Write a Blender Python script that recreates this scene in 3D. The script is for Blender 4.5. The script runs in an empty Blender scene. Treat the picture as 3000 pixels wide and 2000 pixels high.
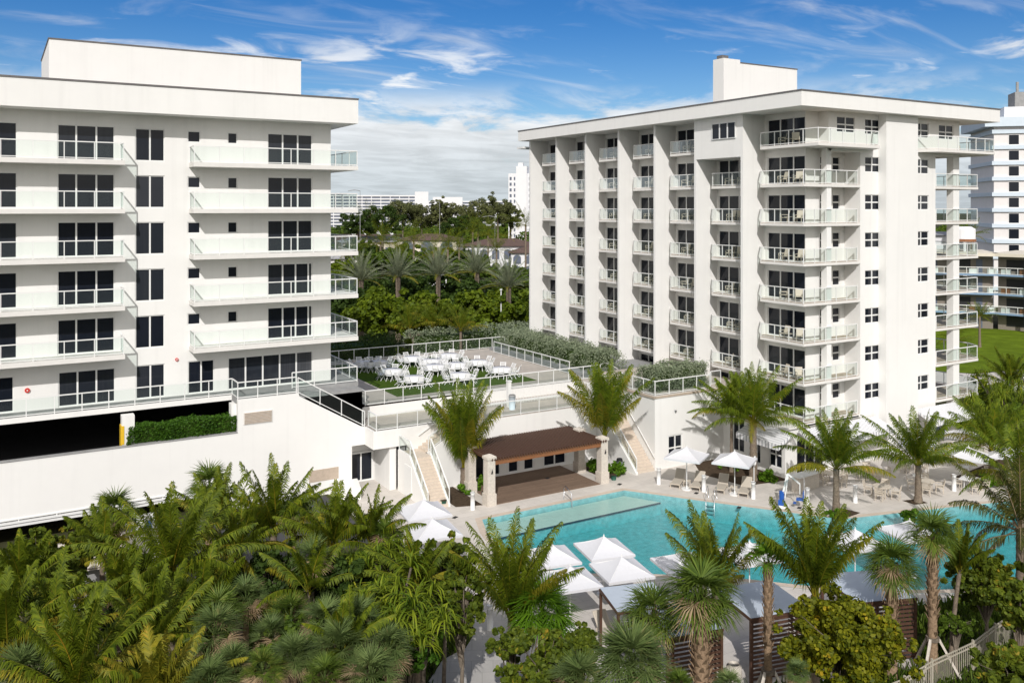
import bpy, math, random
import numpy as np
from mathutils import Vector, Matrix
from mathutils.geometry import tessellate_polygon
random.seed(7); RNG = np.random.default_rng(11)
R_ = math.radians
S = bpy.context.scene
COL = S.collection

# ---------------- camera, world, sun, exposure ----------------
FOC, HOR, CX, CAMH = 2571.0, 610.0, 1500.0, 19.0
YAW = math.atan2(1520, 2571)
cam = bpy.data.objects.new('camera', bpy.data.cameras.new('camera')); COL.objects.link(cam)
cam.location = (0, 0, CAMH); cam.rotation_euler = (R_(90), 0, -YAW)
cam.data.sensor_width = 36; cam.data.lens = 36 * FOC / 3000; cam.data.shift_y = -0.13
cam.data.clip_end = 6000; cam.data.clip_start = 0.5
S.camera = cam
SUN_TRAVEL, SUN_ELEV = R_(57), R_(36.5)
sun = bpy.data.objects.new('sun', bpy.data.lights.new('sun', 'SUN')); COL.objects.link(sun)
sun.data.energy = 3.65; sun.data.angle = R_(0.53); sun.data.color = (1.0, 0.965, 0.925)
sdir = Vector((math.cos(SUN_TRAVEL) * math.cos(SUN_ELEV), math.sin(SUN_TRAVEL) * math.cos(SUN_ELEV), -math.sin(SUN_ELEV)))
sun.rotation_euler = sdir.to_track_quat('-Z', 'Y').to_euler()
w = bpy.data.worlds.new('World'); S.world = w; w.use_nodes = True
NT = w.node_tree; N = NT.nodes; Lk = NT.links; N.clear()
def nd(t, **k):
    n = N.new(t)
    for a, b in k.items():
        if a in n.inputs.keys() if isinstance(a, str) else False: n.inputs[a].default_value = b
        else: setattr(n, a, b)
    return n
sky = nd('ShaderNodeTexSky', sky_type='NISHITA', sun_disc=False, sun_elevation=SUN_ELEV)
# rotation: nishita sun azimuth measured from +Y clockwise
sky.sun_rotation = math.atan2(-sdir.x, -sdir.y)
sky.air_density = 1.0; sky.dust_density = 0.3; sky.ozone_density = 1.6; sky.altitude = 10
tc = nd('ShaderNodeTexCoord'); sep = nd('ShaderNodeSeparateXYZ'); Lk.new(tc.outputs['Generated'], sep.inputs[0])
def mth(op, a, b=None, clamp=False):
    n = N.new('ShaderNodeMath'); n.operation = op; n.use_clamp = clamp
    for i, v in enumerate((a, b)):
        if v is None: continue
        if isinstance(v, (int, float)): n.inputs[i].default_value = v
        else: Lk.new(v, n.inputs[i])
    return n.outputs[0]
zc = mth('MAXIMUM', sep.outputs[2], 0.0)
den = mth('ADD', zc, 0.10)
cmb = nd('ShaderNodeCombineXYZ')
Lk.new(mth('DIVIDE', sep.outputs[0], den), cmb.inputs[0]); Lk.new(mth('DIVIDE', sep.outputs[1], den), cmb.inputs[1])
mp = nd('ShaderNodeMapping'); mp.inputs['Rotation'].default_value = (0, 0, R_(25)); mp.inputs['Scale'].default_value = (1.0, 1.35, 1); mp.inputs['Location'].default_value = (3.1, 0.7, 0)
Lk.new(cmb.outputs[0], mp.inputs[0])
def noise(vec, sc, det, rough, dist=0.0):
    n = N.new('ShaderNodeTexNoise'); n.inputs['Scale'].default_value = sc; n.inputs['Detail'].default_value = det
    n.inputs['Roughness'].default_value = rough; n.inputs['Distortion'].default_value = dist; Lk.new(vec, n.inputs['Vector']); return n.outputs['Fac']
def ramp(v, a, b, ca=0.0, cb=1.0):
    n = N.new('ShaderNodeMapRange'); n.inputs[1].default_value = a; n.inputs[2].default_value = b; n.inputs[3].default_value = ca; n.inputs[4].default_value = cb
    n.interpolation_type = 'SMOOTHSTEP'; Lk.new(v, n.inputs[0]); return n.outputs[0]
big = noise(mp.outputs[0], 0.62, 3, 0.5, 0.3)
puff = noise(mp.outputs[0], 2.3, 9, 0.56, 0.55)
mp2 = nd('ShaderNodeMapping'); mp2.inputs['Rotation'].default_value = (0, 0, R_(-52)); mp2.inputs['Scale'].default_value = (0.75, 1.9, 1); mp2.inputs['Location'].default_value = (7.3, 2.2, 0)
Lk.new(cmb.outputs[0], mp2.inputs[0])
wisp = noise(mp2.outputs[0], 1.3, 10, 0.58, 1.0)
el = sep.outputs[2]
c1 = mth('MULTIPLY', ramp(mth('ADD', mth('MULTIPLY', big, 0.5), mth('MULTIPLY', puff, 0.62)), 0.585, 0.72), ramp(el, 0.22, 0.14, 0.12, 1.0))
c2 = mth('MULTIPLY', ramp(wisp, 0.50, 0.88), 0.62)
mp3 = nd('ShaderNodeMapping'); mp3.inputs['Scale'].default_value = (4.0, 4.0, 11); Lk.new(tc.outputs['Generated'], mp3.inputs[0])
bstr = noise(mp3.outputs[0], 1.8, 9, 0.6, 0.5)
bank = mth('MULTIPLY', ramp(mth('ADD', bstr, ramp(el, 0.13, 0.03, 0, .22)), 0.44, 0.60), ramp(el, 0.15, 0.095))
haze = ramp(el, 0.07, 0.0, 0.0, 0.9)
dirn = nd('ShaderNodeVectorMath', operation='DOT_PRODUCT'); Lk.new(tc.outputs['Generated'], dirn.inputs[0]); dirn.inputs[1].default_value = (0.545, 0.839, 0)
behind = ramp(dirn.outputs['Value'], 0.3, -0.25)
c4 = mth('MULTIPLY', behind, ramp(puff, 0.30, 0.5, 0.35, 1.0))      # unseen bright cloud added behind the camera as fill for the shadows
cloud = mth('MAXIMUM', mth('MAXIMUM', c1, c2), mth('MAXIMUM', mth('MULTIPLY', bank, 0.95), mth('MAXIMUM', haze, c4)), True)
shade = mth('MULTIPLY', ramp(puff, 0.38, 0.62, 0.88, 1.03), ramp(bstr, 0.36, 0.58, 0.88, 1.0))
hz = N.new('ShaderNodeMix'); hz.data_type = 'RGBA'; hz.inputs[6].default_value = (5.0, 5.5, 5.9, 1); hz.inputs[7].default_value = (7.6, 7.7, 7.8, 1)
Lk.new(ramp(el, 0.0, 0.13), hz.inputs[0])
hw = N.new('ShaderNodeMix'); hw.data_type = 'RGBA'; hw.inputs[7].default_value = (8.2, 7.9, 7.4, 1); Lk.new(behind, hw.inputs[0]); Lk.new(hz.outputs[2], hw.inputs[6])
cc = N.new('ShaderNodeMix'); cc.data_type = 'RGBA'; cc.blend_type = 'MULTIPLY'; cc.inputs[0].default_value = 1
Lk.new(hw.outputs[2], cc.inputs[6]); Lk.new(shade, cc.inputs[7])
tint = N.new('ShaderNodeMix'); tint.data_type = 'RGBA'; tint.inputs[6].default_value = (.54, .68, .80, 1); tint.inputs[7].default_value = (.14, .39, .69, 1); Lk.new(ramp(el, 0.02, 0.24), tint.inputs[0])
hs = N.new('ShaderNodeMix'); hs.data_type = 'RGBA'; hs.blend_type = 'MULTIPLY'; hs.inputs[0].default_value = 1; Lk.new(sky.outputs[0], hs.inputs[6]); Lk.new(tint.outputs[2], hs.inputs[7])
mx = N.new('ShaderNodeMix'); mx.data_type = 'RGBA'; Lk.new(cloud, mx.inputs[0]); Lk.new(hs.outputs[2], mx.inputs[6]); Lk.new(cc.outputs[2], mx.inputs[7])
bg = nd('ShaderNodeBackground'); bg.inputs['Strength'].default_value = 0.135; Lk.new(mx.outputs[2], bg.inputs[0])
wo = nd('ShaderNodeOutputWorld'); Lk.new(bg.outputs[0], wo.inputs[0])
S.view_settings.view_transform = 'Standard'; S.view_settings.look = 'None'; S.view_settings.gamma = 1; S.view_settings.exposure = -0.12
S.cycles.max_bounces = 8; S.cycles.transparent_max_bounces = 24; S.cycles.diffuse_bounces = 3; S.cycles.caustics_reflective = False; S.cycles.caustics_refractive = False

# ---------------- materials ----------------
def mat(name, col, rough=0.7, spec=0.3, var=0.0, vs=3.0, bump=0.0, bs=30.0, metal=0.0):
    m = bpy.data.materials.new(name); m.use_nodes = True; t = m.node_tree; b = t.nodes['Principled BSDF']
    b.inputs['Roughness'].default_value = rough; b.inputs['Specular IOR Level'].default_value = spec; b.inputs['Metallic'].default_value = metal
    b.inputs['Base Color'].default_value = (*col, 1)
    if var or bump:
        g = t.nodes.new('ShaderNodeNewGeometry')
    if var:
        n = t.nodes.new('ShaderNodeTexNoise'); n.inputs['Scale'].default_value = vs; n.inputs['Detail'].default_value = 6; n.inputs['Roughness'].default_value = .65
        t.links.new(g.outputs['Position'], n.inputs['Vector'])
        r = t.nodes.new('ShaderNodeMapRange'); r.inputs[1].default_value = .3; r.inputs[2].default_value = .7; r.inputs[3].default_value = 1 - var; r.inputs[4].default_value = 1 + var * .4
        t.links.new(n.outputs['Fac'], r.inputs[0])
        k = t.nodes.new('ShaderNodeMix'); k.data_type = 'RGBA'; k.blend_type = 'MULTIPLY'; k.inputs[0].default_value = 1; k.inputs[6].default_value = (*col, 1)
        t.links.new(r.outputs[0], k.inputs[7]); t.links.new(k.outputs[2], b.inputs['Base Color'])
    if bump:
        n2 = t.nodes.new('ShaderNodeTexNoise'); n2.inputs['Scale'].default_value = bs; n2.inputs['Detail'].default_value = 4
        t.links.new(g.outputs['Position'], n2.inputs['Vector'])
        bp = t.nodes.new('ShaderNodeBump'); bp.inputs['Strength'].default_value = bump; bp.inputs['Distance'].default_value = .02
        t.links.new(n2.outputs['Fac'], bp.inputs['Height']); t.links.new(bp.outputs[0], b.inputs['Normal'])
    return m
def stucco(name, col):
    """painted render with faint rain streaks and blotches"""
    m = mat(name, col, .8, .2, .035, .35, .15, 60)
    t = m.node_tree; g = [n for n in t.nodes if n.type == 'NEW_GEOMETRY'][0]; b = t.nodes['Principled BSDF']
    mp = t.nodes.new('ShaderNodeMapping'); mp.inputs['Scale'].default_value = (2.2, 2.2, .09); t.links.new(g.outputs['Position'], mp.inputs[0])
    n = t.nodes.new('ShaderNodeTexNoise'); n.inputs['Scale'].default_value = 1; n.inputs['Detail'].default_value = 5; t.links.new(mp.outputs[0], n.inputs['Vector'])
    r = t.nodes.new('ShaderNodeMapRange'); r.inputs[1].default_value = .52; r.inputs[2].default_value = .78; r.inputs[3].default_value = 1; r.inputs[4].default_value = .95; t.links.new(n.outputs['Fac'], r.inputs[0])
    k = t.nodes.new('ShaderNodeMix'); k.data_type = 'RGBA'; k.blend_type = 'MULTIPLY'; k.inputs[0].default_value = 1
    src = b.inputs['Base Color'].links[0].from_socket; t.links.new(src, k.inputs[6]); t.links.new(r.outputs[0], k.inputs[7]); t.links.new(k.outputs[2], b.inputs['Base Color'])
    return m
M = {}
M['white'] = stucco('white_stucco', (.84, .83, .81))
M['trim'] = mat('white_trim', (.80, .80, .79), .45, .4)
M['slab'] = mat('slab_edge', (.76, .74, .71), .8, .2, .06, 2)
M['coping'] = mat('dark_coping', (.16, .15, .15), .5, .4, .2, 2)
M['tile'] = mat('tan_floor_tile', (.50, .41, .33), .7, .3, .15, 4)
M['grey'] = mat('grey_concrete', (.33, .33, .33), .85, .2, .2, 1.5)
M['asphalt'] = mat('asphalt', (.07, .07, .075), .9, .2, .2, 1)
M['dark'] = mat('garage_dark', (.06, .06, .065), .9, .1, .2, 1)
M['yellow'] = mat('yellow_paint', (.75, .48, .03), .5, .4)
M['brown'] = mat('brown_timber', (.105, .054, .036), .55, .35, .25, 6)
M['orange'] = mat('fascia_timber', (.27, .115, .05), .5, .35, .2, 5)
M['stone'] = mat('coral_stone', (.66, .60, .53), .85, .2, .2, 9, .4, 40)
M['metal'] = mat('steel', (.55, .56, .58), .28, .5, metal=1.0)
M['canvas'] = mat('white_canvas', (.68, .68, .71), .85, .15, .03, 5)
M['cloth'] = mat('white_cloth', (.80, .80, .82), .85, .15)
M['plastic'] = mat('white_resin', (.82, .82, .82), .4, .4)
M['sling'] = mat('beige_sling', (.50, .45, .38), .8, .2, .1, 40)
M['beige'] = mat('beige_frame', (.62, .55, .46), .6, .3, .1, 20)
M['blue'] = mat('blue_plastic', (.02, .10, .42), .35, .5)
M['red'] = mat('red_plastic', (.6, .04, .03), .4, .5)
M['black'] = mat('black_metal', (.02, .02, .022), .5, .4)
M['green_box'] = mat('dark_green_plastic', (.02, .10, .07), .5, .4)
M['trunk'] = mat('palm_trunk', (.24, .19, .145), .95, .1, .45, 9, .9, 22)
M['boot'] = mat('sabal_trunk', (.33, .23, .15), .95, .1, .5, 12, 1.0, 20)
M['bark'] = mat('tree_bark', (.20, .165, .13), .95, .1, .4, 6, .6, 20)
M['mulch'] = mat('mulch', (.085, .06, .04), .95, .1, .5, 5, 1, 12)
M['turf'] = mat('artificial_turf', (.065, .115, .014), .95, .05, .25, 3, .8, 60)
M['lawn'] = mat('lawn_grass', (.13, .19, .014), .95, .05, .4, .35, .8, 30)
M['litebluewall'] = mat('pale_blue_paint', (.62, .70, .78), .8, .2, .05, 1)
M['pinkwall'] = mat('pale_pink_paint', (.76, .73, .72), .8, .2, .05, 1)
M['motel'] = mat('taupe_paint', (.27, .235, .20), .85, .2, .12, .6)
M['roofbrown'] = mat('brown_roof_tile', (.14, .095, .08), .85, .15, .3, 1.5, .5, 8)
M['roofgrey'] = mat('grey_roof', (.38, .38, .39), .8, .2, .2, .6)
M['cream'] = mat('cream_paint', (.72, .66, .56), .85, .2, .08, .8)
M['farwhite'] = mat('far_white', (.78, .78, .80), .85, .2, .04, .2)
M['fardark'] = mat('far_window', (.12, .14, .19), .4, .5)
M['bluecol'] = mat('blue_columns', (.22, .33, .48), .7, .3)
M['fence'] = mat('beige_fence', (.46, .42, .34), .6, .3, .1, 6)
M['shadecloth'] = mat('cabana_roof', (.50, .56, .64), .8, .2, .06, 3)
def paving(name, c1, c2, mortar, sx, sy, rot=0.0, var=.1):
    m = mat(name, c1, .8, .25, .12, .7, .1, 50); t = m.node_tree; b = t.nodes['Principled BSDF']
    g = [n for n in t.nodes if n.type == 'NEW_GEOMETRY'][0]
    mp = t.nodes.new('ShaderNodeMapping'); mp.inputs['Rotation'].default_value = (0, 0, rot); t.links.new(g.outputs['Position'], mp.inputs[0])
    br = t.nodes.new('ShaderNodeTexBrick'); br.inputs['Color1'].default_value = (*c1, 1); br.inputs['Color2'].default_value = (*c2, 1); br.inputs['Mortar'].default_value = (*mortar, 1)
    br.inputs['Scale'].default_value = 1; br.inputs['Brick Width'].default_value = sx; br.inputs['Row Height'].default_value = sy; br.inputs['Mortar Size'].default_value = .012
    t.links.new(mp.outputs[0], br.inputs['Vector'])
    k = [n for n in t.nodes if n.type == 'MIX'][0]; t.links.new(br.outputs['Color'], k.inputs[6])
    return m
M['deck'] = paving('pool_deck_pavers', (.655, .61, .565), (.605, .565, .52), (.52, .485, .45), 1.2, .6)
M['coping_stone'] = paving('pool_coping', (.62, .52, .43), (.58, .49, .41), (.50, .44, .37), .6, .35)
M['terracepave'] = paving('terrace_pavers', (.55, .49, .43), (.50, .45, .40), (.42, .38, .33), .6, .6)
M['path'] = paving('path_pavers', (.50, .48, .45), (.46, .44, .41), (.36, .35, .32), .9, .9, .5)
M['wooddeck'] = paving('timber_deck', (.25, .175, .125), (.20, .14, .10), (.08, .05, .04), 3.2, .14)
M['poolfloor'] = mat('pool_plaster', (.24, .50, .53), .7, .2, .30, 2.8)  # painted mottling stands in for rippling caustic light under the water
M['shelf'] = mat('pool_shelf_plaster', (.46, .58, .53), .7, .2, .08, 2)
M['stripe'] = mat('dark_tile_band', (.03, .06, .09), .4, .5)
def wood_stair():
    return mat('stair_stone', (.66, .57, .48), .8, .2, .12, 5)
M['stair'] = wood_stair()
def awning():
    m = mat('striped_awning', (.8, .8, .82), .8, .15); t = m.node_tree; b = t.nodes['Principled BSDF']
    g = t.nodes.new('ShaderNodeNewGeometry'); sp = t.nodes.new('ShaderNodeSeparateXYZ'); t.links.new(g.outputs['Position'], sp.inputs[0])
    a = t.nodes.new('ShaderNodeMath'); a.operation = 'ADD'; t.links.new(sp.outputs[0], a.inputs[0]); t.links.new(sp.outputs[1], a.inputs[1])
    f = t.nodes.new('ShaderNodeMath'); f.operation = 'MODULO'; t.links.new(a.outputs[0], f.inputs[0]); f.inputs[1].default_value = .30
    c = t.nodes.new('ShaderNodeMath'); c.operation = 'GREATER_THAN'; t.links.new(f.outputs[0], c.inputs[0]); c.inputs[1].default_value = .2
    k = t.nodes.new('ShaderNodeMix'); k.data_type = 'RGBA'; k.inputs[6].default_value = (.82, .82, .84, 1); k.inputs[7].default_value = (.40, .41, .44, 1)
    t.links.new(c.outputs[0], k.inputs[0]); t.links.new(k.outputs[2], b.inputs['Base Color']); return m
M['awning'] = awning()
def windowglass(name, base, amt):
    m = mat(name, base, .04, .3); t = m.node_tree; b = t.nodes['Principled BSDF']
    g = t.nodes.new('ShaderNodeNewGeometry'); oi = t.nodes.new('ShaderNodeObjectInfo')
    mp = t.nodes.new('ShaderNodeMapping'); mp.inputs['Scale'].default_value = (5, 5, .1); t.links.new(g.outputs['Position'], mp.inputs[0])
    n = t.nodes.new('ShaderNodeTexNoise'); n.inputs['Scale'].default_value = 1.2; n.inputs['Detail'].default_value = 2; t.links.new(mp.outputs[0], n.inputs[0])
    pw = t.nodes.new('ShaderNodeMath'); pw.operation = 'POWER'; t.links.new(g.outputs['Random Per Island'], pw.inputs[0]); pw.inputs[1].default_value = 4
    mm = t.nodes.new('ShaderNodeMath'); mm.operation = 'MULTIPLY'; t.links.new(n.outputs[0], mm.inputs[0]); t.links.new(pw.outputs[0], mm.inputs[1])
    r = t.nodes.new('ShaderNodeMapRange'); r.inputs[1].default_value = 0; r.inputs[2].default_value = .6; r.inputs[3].default_value = 0; r.inputs[4].default_value = amt; t.links.new(mm.outputs[0], r.inputs[0])
    k = t.nodes.new('ShaderNodeMix'); k.data_type = 'RGBA'; k.inputs[6].default_value = (*base, 1); k.inputs[7].default_value = (.30, .30, .31, 1)
    t.links.new(r.outputs[0], k.inputs[0]); t.links.new(k.outputs[2], b.inputs['Base Color'])
    return m
M['glass'] = windowglass('window_glass', (.009, .012, .020), .10)
M['curtain'] = windowglass('glass_with_blinds', (.018, .022, .030), .32)
def railglass():
    m = bpy.data.materials.new('railing_glass'); m.use_nodes = True; t = m.node_tree; t.nodes.clear()
    o = t.nodes.new('ShaderNodeOutputMaterial'); tr = t.nodes.new('ShaderNodeBsdfTransparent'); tr.inputs[0].default_value = (.88, .935, .915, 1)
    gl = t.nodes.new('ShaderNodeBsdfGlossy'); gl.inputs['Roughness'].default_value = .06; gl.inputs[0].default_value = (.9, .95, .95, 1)
    df = t.nodes.new('ShaderNodeBsdfDiffuse'); df.inputs[0].default_value = (.62, .70, .68, 1)
    m1 = t.nodes.new('ShaderNodeMixShader'); m1.inputs[0].default_value = .02; t.links.new(tr.outputs[0], m1.inputs[1]); t.links.new(df.outputs[0], m1.inputs[2])
    lw = t.nodes.new('ShaderNodeLayerWeight'); lw.inputs[0].default_value = .25
    m2 = t.nodes.new('ShaderNodeMixShader'); mm = t.nodes.new('ShaderNodeMath'); mm.operation = 'MULTIPLY'; mm.inputs[1].default_value = .25; t.links.new(lw.outputs['Fresnel'], mm.inputs[0]); t.links.new(mm.outputs[0], m2.inputs[0])
    t.links.new(m1.outputs[0], m2.inputs[1]); t.links.new(gl.outputs[0], m2.inputs[2]); t.links.new(m2.outputs[0], o.inputs[0]); return m
M['rail_glass'] = railglass()
def water():
    m = bpy.data.materials.new('pool_water'); m.use_nodes = True; t = m.node_tree; t.nodes.clear()
    o = t.nodes.new('ShaderNodeOutputMaterial'); tr = t.nodes.new('ShaderNodeBsdfTransparent')
    gl = t.nodes.new('ShaderNodeBsdfGlossy'); gl.inputs['Roughness'].default_value = .04
    g = t.nodes.new('ShaderNodeNewGeometry'); n = t.nodes.new('ShaderNodeTexNoise'); n.inputs['Scale'].default_value = 2.6; n.inputs['Detail'].default_value = 5; n.inputs['Roughness'].default_value = .6; n.inputs['Distortion'].default_value = .6
    t.links.new(g.outputs['Position'], n.inputs['Vector'])
    bp = t.nodes.new('ShaderNodeBump'); bp.inputs['Strength'].default_value = .5; bp.inputs['Distance'].default_value = .06; t.links.new(n.outputs[0], bp.inputs['Height'])
    t.links.new(bp.outputs[0], gl.inputs['Normal'])
    lw = t.nodes.new('ShaderNodeLayerWeight'); lw.inputs[0].default_value = .5; t.links.new(bp.outputs[0], lw.inputs['Normal'])
    def mm(op, a, b):
        q = t.nodes.new('ShaderNodeMath'); q.operation = op
        for i, v in enumerate((a, b)):
            if isinstance(v, (int, float)): q.inputs[i].default_value = v
            else: t.links.new(v, q.inputs[i])
        return q.outputs[0]
    fr = mm('MULTIPLY', mm('MULTIPLY_ADD' if 0 else 'ADD', mm('MULTIPLY', mm('POWER', lw.outputs['Facing'], 5.0), .9), .02), mm('SUBTRACT', 1.0, g.outputs['Backfacing']))
    mx = t.nodes.new('ShaderNodeMixShader'); t.links.new(fr, mx.inputs[0]); t.links.new(tr.outputs[0], mx.inputs[1]); t.links.new(gl.outputs[0], mx.inputs[2])
    t.links.new(mx.outputs[0], o.inputs[0])
    va = t.nodes.new('ShaderNodeVolumeAbsorption'); va.inputs[0].default_value = (.0, .80, .83, 1); va.inputs[1].default_value = .30; t.links.new(va.outputs[0], o.inputs['Volume'])
    return m
M['water'] = water()
def leaf(name, c1, c2, c3=None, transl=.3, rough=.45):
    m = bpy.data.materials.new(name); m.use_nodes = True; t = m.node_tree; t.nodes.clear()
    o = t.nodes.new('ShaderNodeOutputMaterial'); b = t.nodes.new('ShaderNodeBsdfPrincipled'); b.inputs['Roughness'].default_value = rough + .1; b.inputs['Specular IOR Level'].default_value = .18
    g = t.nodes.new('ShaderNodeNewGeometry'); cr = t.nodes.new('ShaderNodeValToRGB'); e = cr.color_ramp.elements
    e[0].position = 0; e[0].color = (*c1, 1); e[1].position = .85; e[1].color = (*c2, 1)
    if c3: x = e.new(.97); x.color = (*c3, 1)
    n = t.nodes.new('ShaderNodeTexNoise'); n.inputs['Scale'].default_value = .9; n.inputs['Detail'].default_value = 3; t.links.new(g.outputs['Position'], n.inputs['Vector'])
    a = t.nodes.new('ShaderNodeMath'); a.operation = 'MULTIPLY_ADD'; t.links.new(n.outputs[0], a.inputs[0]); a.inputs[1].default_value = .9; a.inputs[2].default_value = -.35
    b2 = t.nodes.new('ShaderNodeMath'); b2.operation = 'MULTIPLY_ADD'; t.links.new(g.outputs['Random Per Island'], b2.inputs[0]); b2.inputs[1].default_value = .75; t.links.new(a.outputs[0], b2.inputs[2])
    t.links.new(b2.outputs[0], cr.inputs[0]); t.links.new(cr.outputs[0], b.inputs['Base Color'])
    tl = t.nodes.new('ShaderNodeBsdfTranslucent'); t.links.new(cr.outputs[0], tl.inputs[0])
    mx = t.nodes.new('ShaderNodeMixShader'); mx.inputs[0].default_value = transl; t.links.new(b.outputs[0], mx.inputs[1]); t.links.new(tl.outputs[0], mx.inputs[2]); t.links.new(mx.outputs[0], o.inputs[0]); return m
M['coco'] = leaf('coconut_leaf', (.040, .072, .006), (.19, .24, .014), (.34, .29, .02), transl=.36)
M['coco_fresh'] = leaf('fresh_coconut_leaf', (.05, .09, .008), (.20, .265, .016), (.40, .31, .02), transl=.38)
M['earth'] = mat('earth_and_scrub', (.07, .07, .035), .95, .1, .5, .4, 1, 12)
M['coco_yellow'] = leaf('yellowing_frond', (.11, .14, .012), (.34, .29, .025), (.5, .28, .03))
M['coco_dark'] = leaf('dark_coconut_leaf', (.03, .05, .012), (.13, .13, .03), (.30, .22, .10))
M['sabal'] = leaf('sabal_leaf', (.05, .095, .012), (.15, .21, .03), (.30, .26, .06))
M['palmetto'] = leaf('palmetto_leaf', (.07, .115, .03), (.19, .25, .08), (.34, .28, .12))
M['licuala'] = leaf('fan_palm_leaf', (.05, .12, .008), (.14, .27, .015))
M['dead'] = leaf('dead_frond', (.20, .13, .07), (.40, .30, .18), transl=.15, rough=.8)
M['grape'] = leaf('sea_grape_leaf', (.045, .075, .010), (.15, .19, .015), (.38, .26, .03))
M['grape_yellow'] = leaf('yellow_sea_grape_leaf', (.045, .07, .006), (.24, .24, .010), (.48, .30, .02))
M['hedge'] = leaf('clusia_leaf', (.02, .06, .006), (.07, .16, .012))
M['silver'] = leaf('silver_buttonwood_leaf', (.13, .17, .10), (.30, .34, .22), transl=.15)
M['pandan'] = leaf('pandanus_leaf', (.06, .12, .008), (.25, .30, .02), (.5, .42, .04))
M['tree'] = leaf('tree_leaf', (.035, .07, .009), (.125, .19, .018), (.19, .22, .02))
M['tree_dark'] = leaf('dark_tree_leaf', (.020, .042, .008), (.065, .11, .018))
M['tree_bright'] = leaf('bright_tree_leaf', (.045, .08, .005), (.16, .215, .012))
M['pine'] = leaf('pine_leaf', (.06, .075, .028), (.16, .17, .06), transl=.15)
M['date'] = leaf('date_palm_leaf', (.15, .18, .11), (.32, .35, .22), (.38, .33, .16))
M['grassblade'] = leaf('ground_cover_leaf', (.03, .06, .008), (.10, .15, .015))

# ---------------- mesh builder ----------------
class MB:
    def __init__(s): s.v = []; s.f = []
    def add(s, vs, fs):
        o = len(s.v); s.v.extend([tuple(p) for p in vs]); s.f.extend([tuple(i + o for i in f) for f in fs]); return s
    def box(s, x0, x1, y0, y1, z0, z1):
        return s.add([(x0, y0, z0), (x1, y0, z0), (x1, y1, z0), (x0, y1, z0), (x0, y0, z1), (x1, y0, z1), (x1, y1, z1), (x0, y1, z1)],
                     [(0, 3, 2, 1), (4, 5, 6, 7), (0, 1, 5, 4), (1, 2, 6, 5), (2, 3, 7, 6), (3, 0, 4, 7)])
    def quad(s, a, b, c, d): return s.add([a, b, c, d], [(0, 1, 2, 3)])
    def prism(s, poly, z0, z1):
        n = len(poly)
        if sum(poly[i][0] * poly[(i + 1) % n][1] - poly[(i + 1) % n][0] * poly[i][1] for i in range(n)) < 0: poly = poly[::-1]
        vs = [(x, y, z0) for x, y in poly] + [(x, y, z1) for x, y in poly]
        fs = [tuple(range(n - 1, -1, -1)), tuple(range(n, 2 * n))] + [(i, (i + 1) % n, n + (i + 1) % n, n + i) for i in range(n)]
        return s.add(vs, fs)
    def vprism(s, poly, y0, y1):   # polygon in (x,z) extruded along y
        n = len(poly); vs = [(x, y0, z) for x, z in poly] + [(x, y1, z) for x, z in poly]
        fs = [tuple(range(n)), tuple(range(2 * n - 1, n - 1, -1))] + [(i, n + i, n + (i + 1) % n, (i + 1) % n) for i in range(n)]
        return s.add(vs, fs)
    def tube(s, pts, r, n=6, caps=True):
        pts = [Vector(p) for p in pts]; rs = r if isinstance(r, (list, tuple)) else [r] * len(pts); o = len(s.v)
        ref = None
        for i, p in enumerate(pts):
            d = (pts[min(i + 1, len(pts) - 1)] - pts[max(i - 1, 0)]).normalized()
            if ref is None: ref = Vector((0, 0, 1)) if abs(d.z) < .9 else Vector((1, 0, 0))
            a = d.cross(ref).normalized(); b = d.cross(a).normalized()
            for k in range(n):
                t = 2 * math.pi * k / n; q = p + (a * math.cos(t) + b * math.sin(t)) * rs[i]; s.v.append(tuple(q))
        for i in range(len(pts) - 1):
            for k in range(n): s.f.append((o + i * n + k, o + i * n + (k + 1) % n, o + (i + 1) * n + (k + 1) % n, o + (i + 1) * n + k))
        if caps: s.f.append(tuple(o + k for k in range(n))); s.f.append(tuple(o + (len(pts) - 1) * n + k for k in range(n - 1, -1, -1)))
        return s
    def bar(s, a, b, w, h=None):   # rectangular bar from a to b
        h = h or w; a = Vector(a); b = Vector(b); d = (b - a).normalized()
        up = Vector((0, 0, 1)) if abs(d.z) < .95 else Vector((1, 0, 0))
        p = d.cross(up).normalized() * w / 2; q = p.cross(d).normalized() * h / 2
        return s.add([a - p - q, a + p - q, a + p + q, a - p + q, b - p - q, b + p - q, b + p + q, b - p + q],
                     [(0, 3, 2, 1), (4, 5, 6, 7), (0, 1, 5, 4), (1, 2, 6, 5), (2, 3, 7, 6), (3, 0, 4, 7)])
    def build(s, name, m, parent=None, smooth=False, local=False):
        me = bpy.data.meshes.new(name); me.from_pydata(s.v, [], s.f); me.materials.append(M[m] if isinstance(m, str) else m); me.update()
        if smooth: me.polygons.foreach_set('use_smooth', [True] * len(me.polygons))
        o = bpy.data.objects.new(name, me); COL.objects.link(o)
        if parent is not None:
            o.parent = parent
        return o
def tag(o, label=None, cat=None, group=None, kind=None):
    if label: o['label'] = label
    if cat: o['category'] = cat
    if group: o['group'] = group
    if kind: o['kind'] = kind
    return o
def thing(name, label, cat, loc=(0, 0, 0), rz=0.0, group=None):
    o = bpy.data.objects.new(name, None); COL.objects.link(o); o.location = loc; o.rotation_euler = (0, 0, rz); o.empty_display_size = .3
    return tag(o, label, cat, group)
def world_thing(name, label, cat, group=None):   # parts are given in world metres
    return thing(name, label, cat, (0, 0, 0), 0, group)
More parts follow.
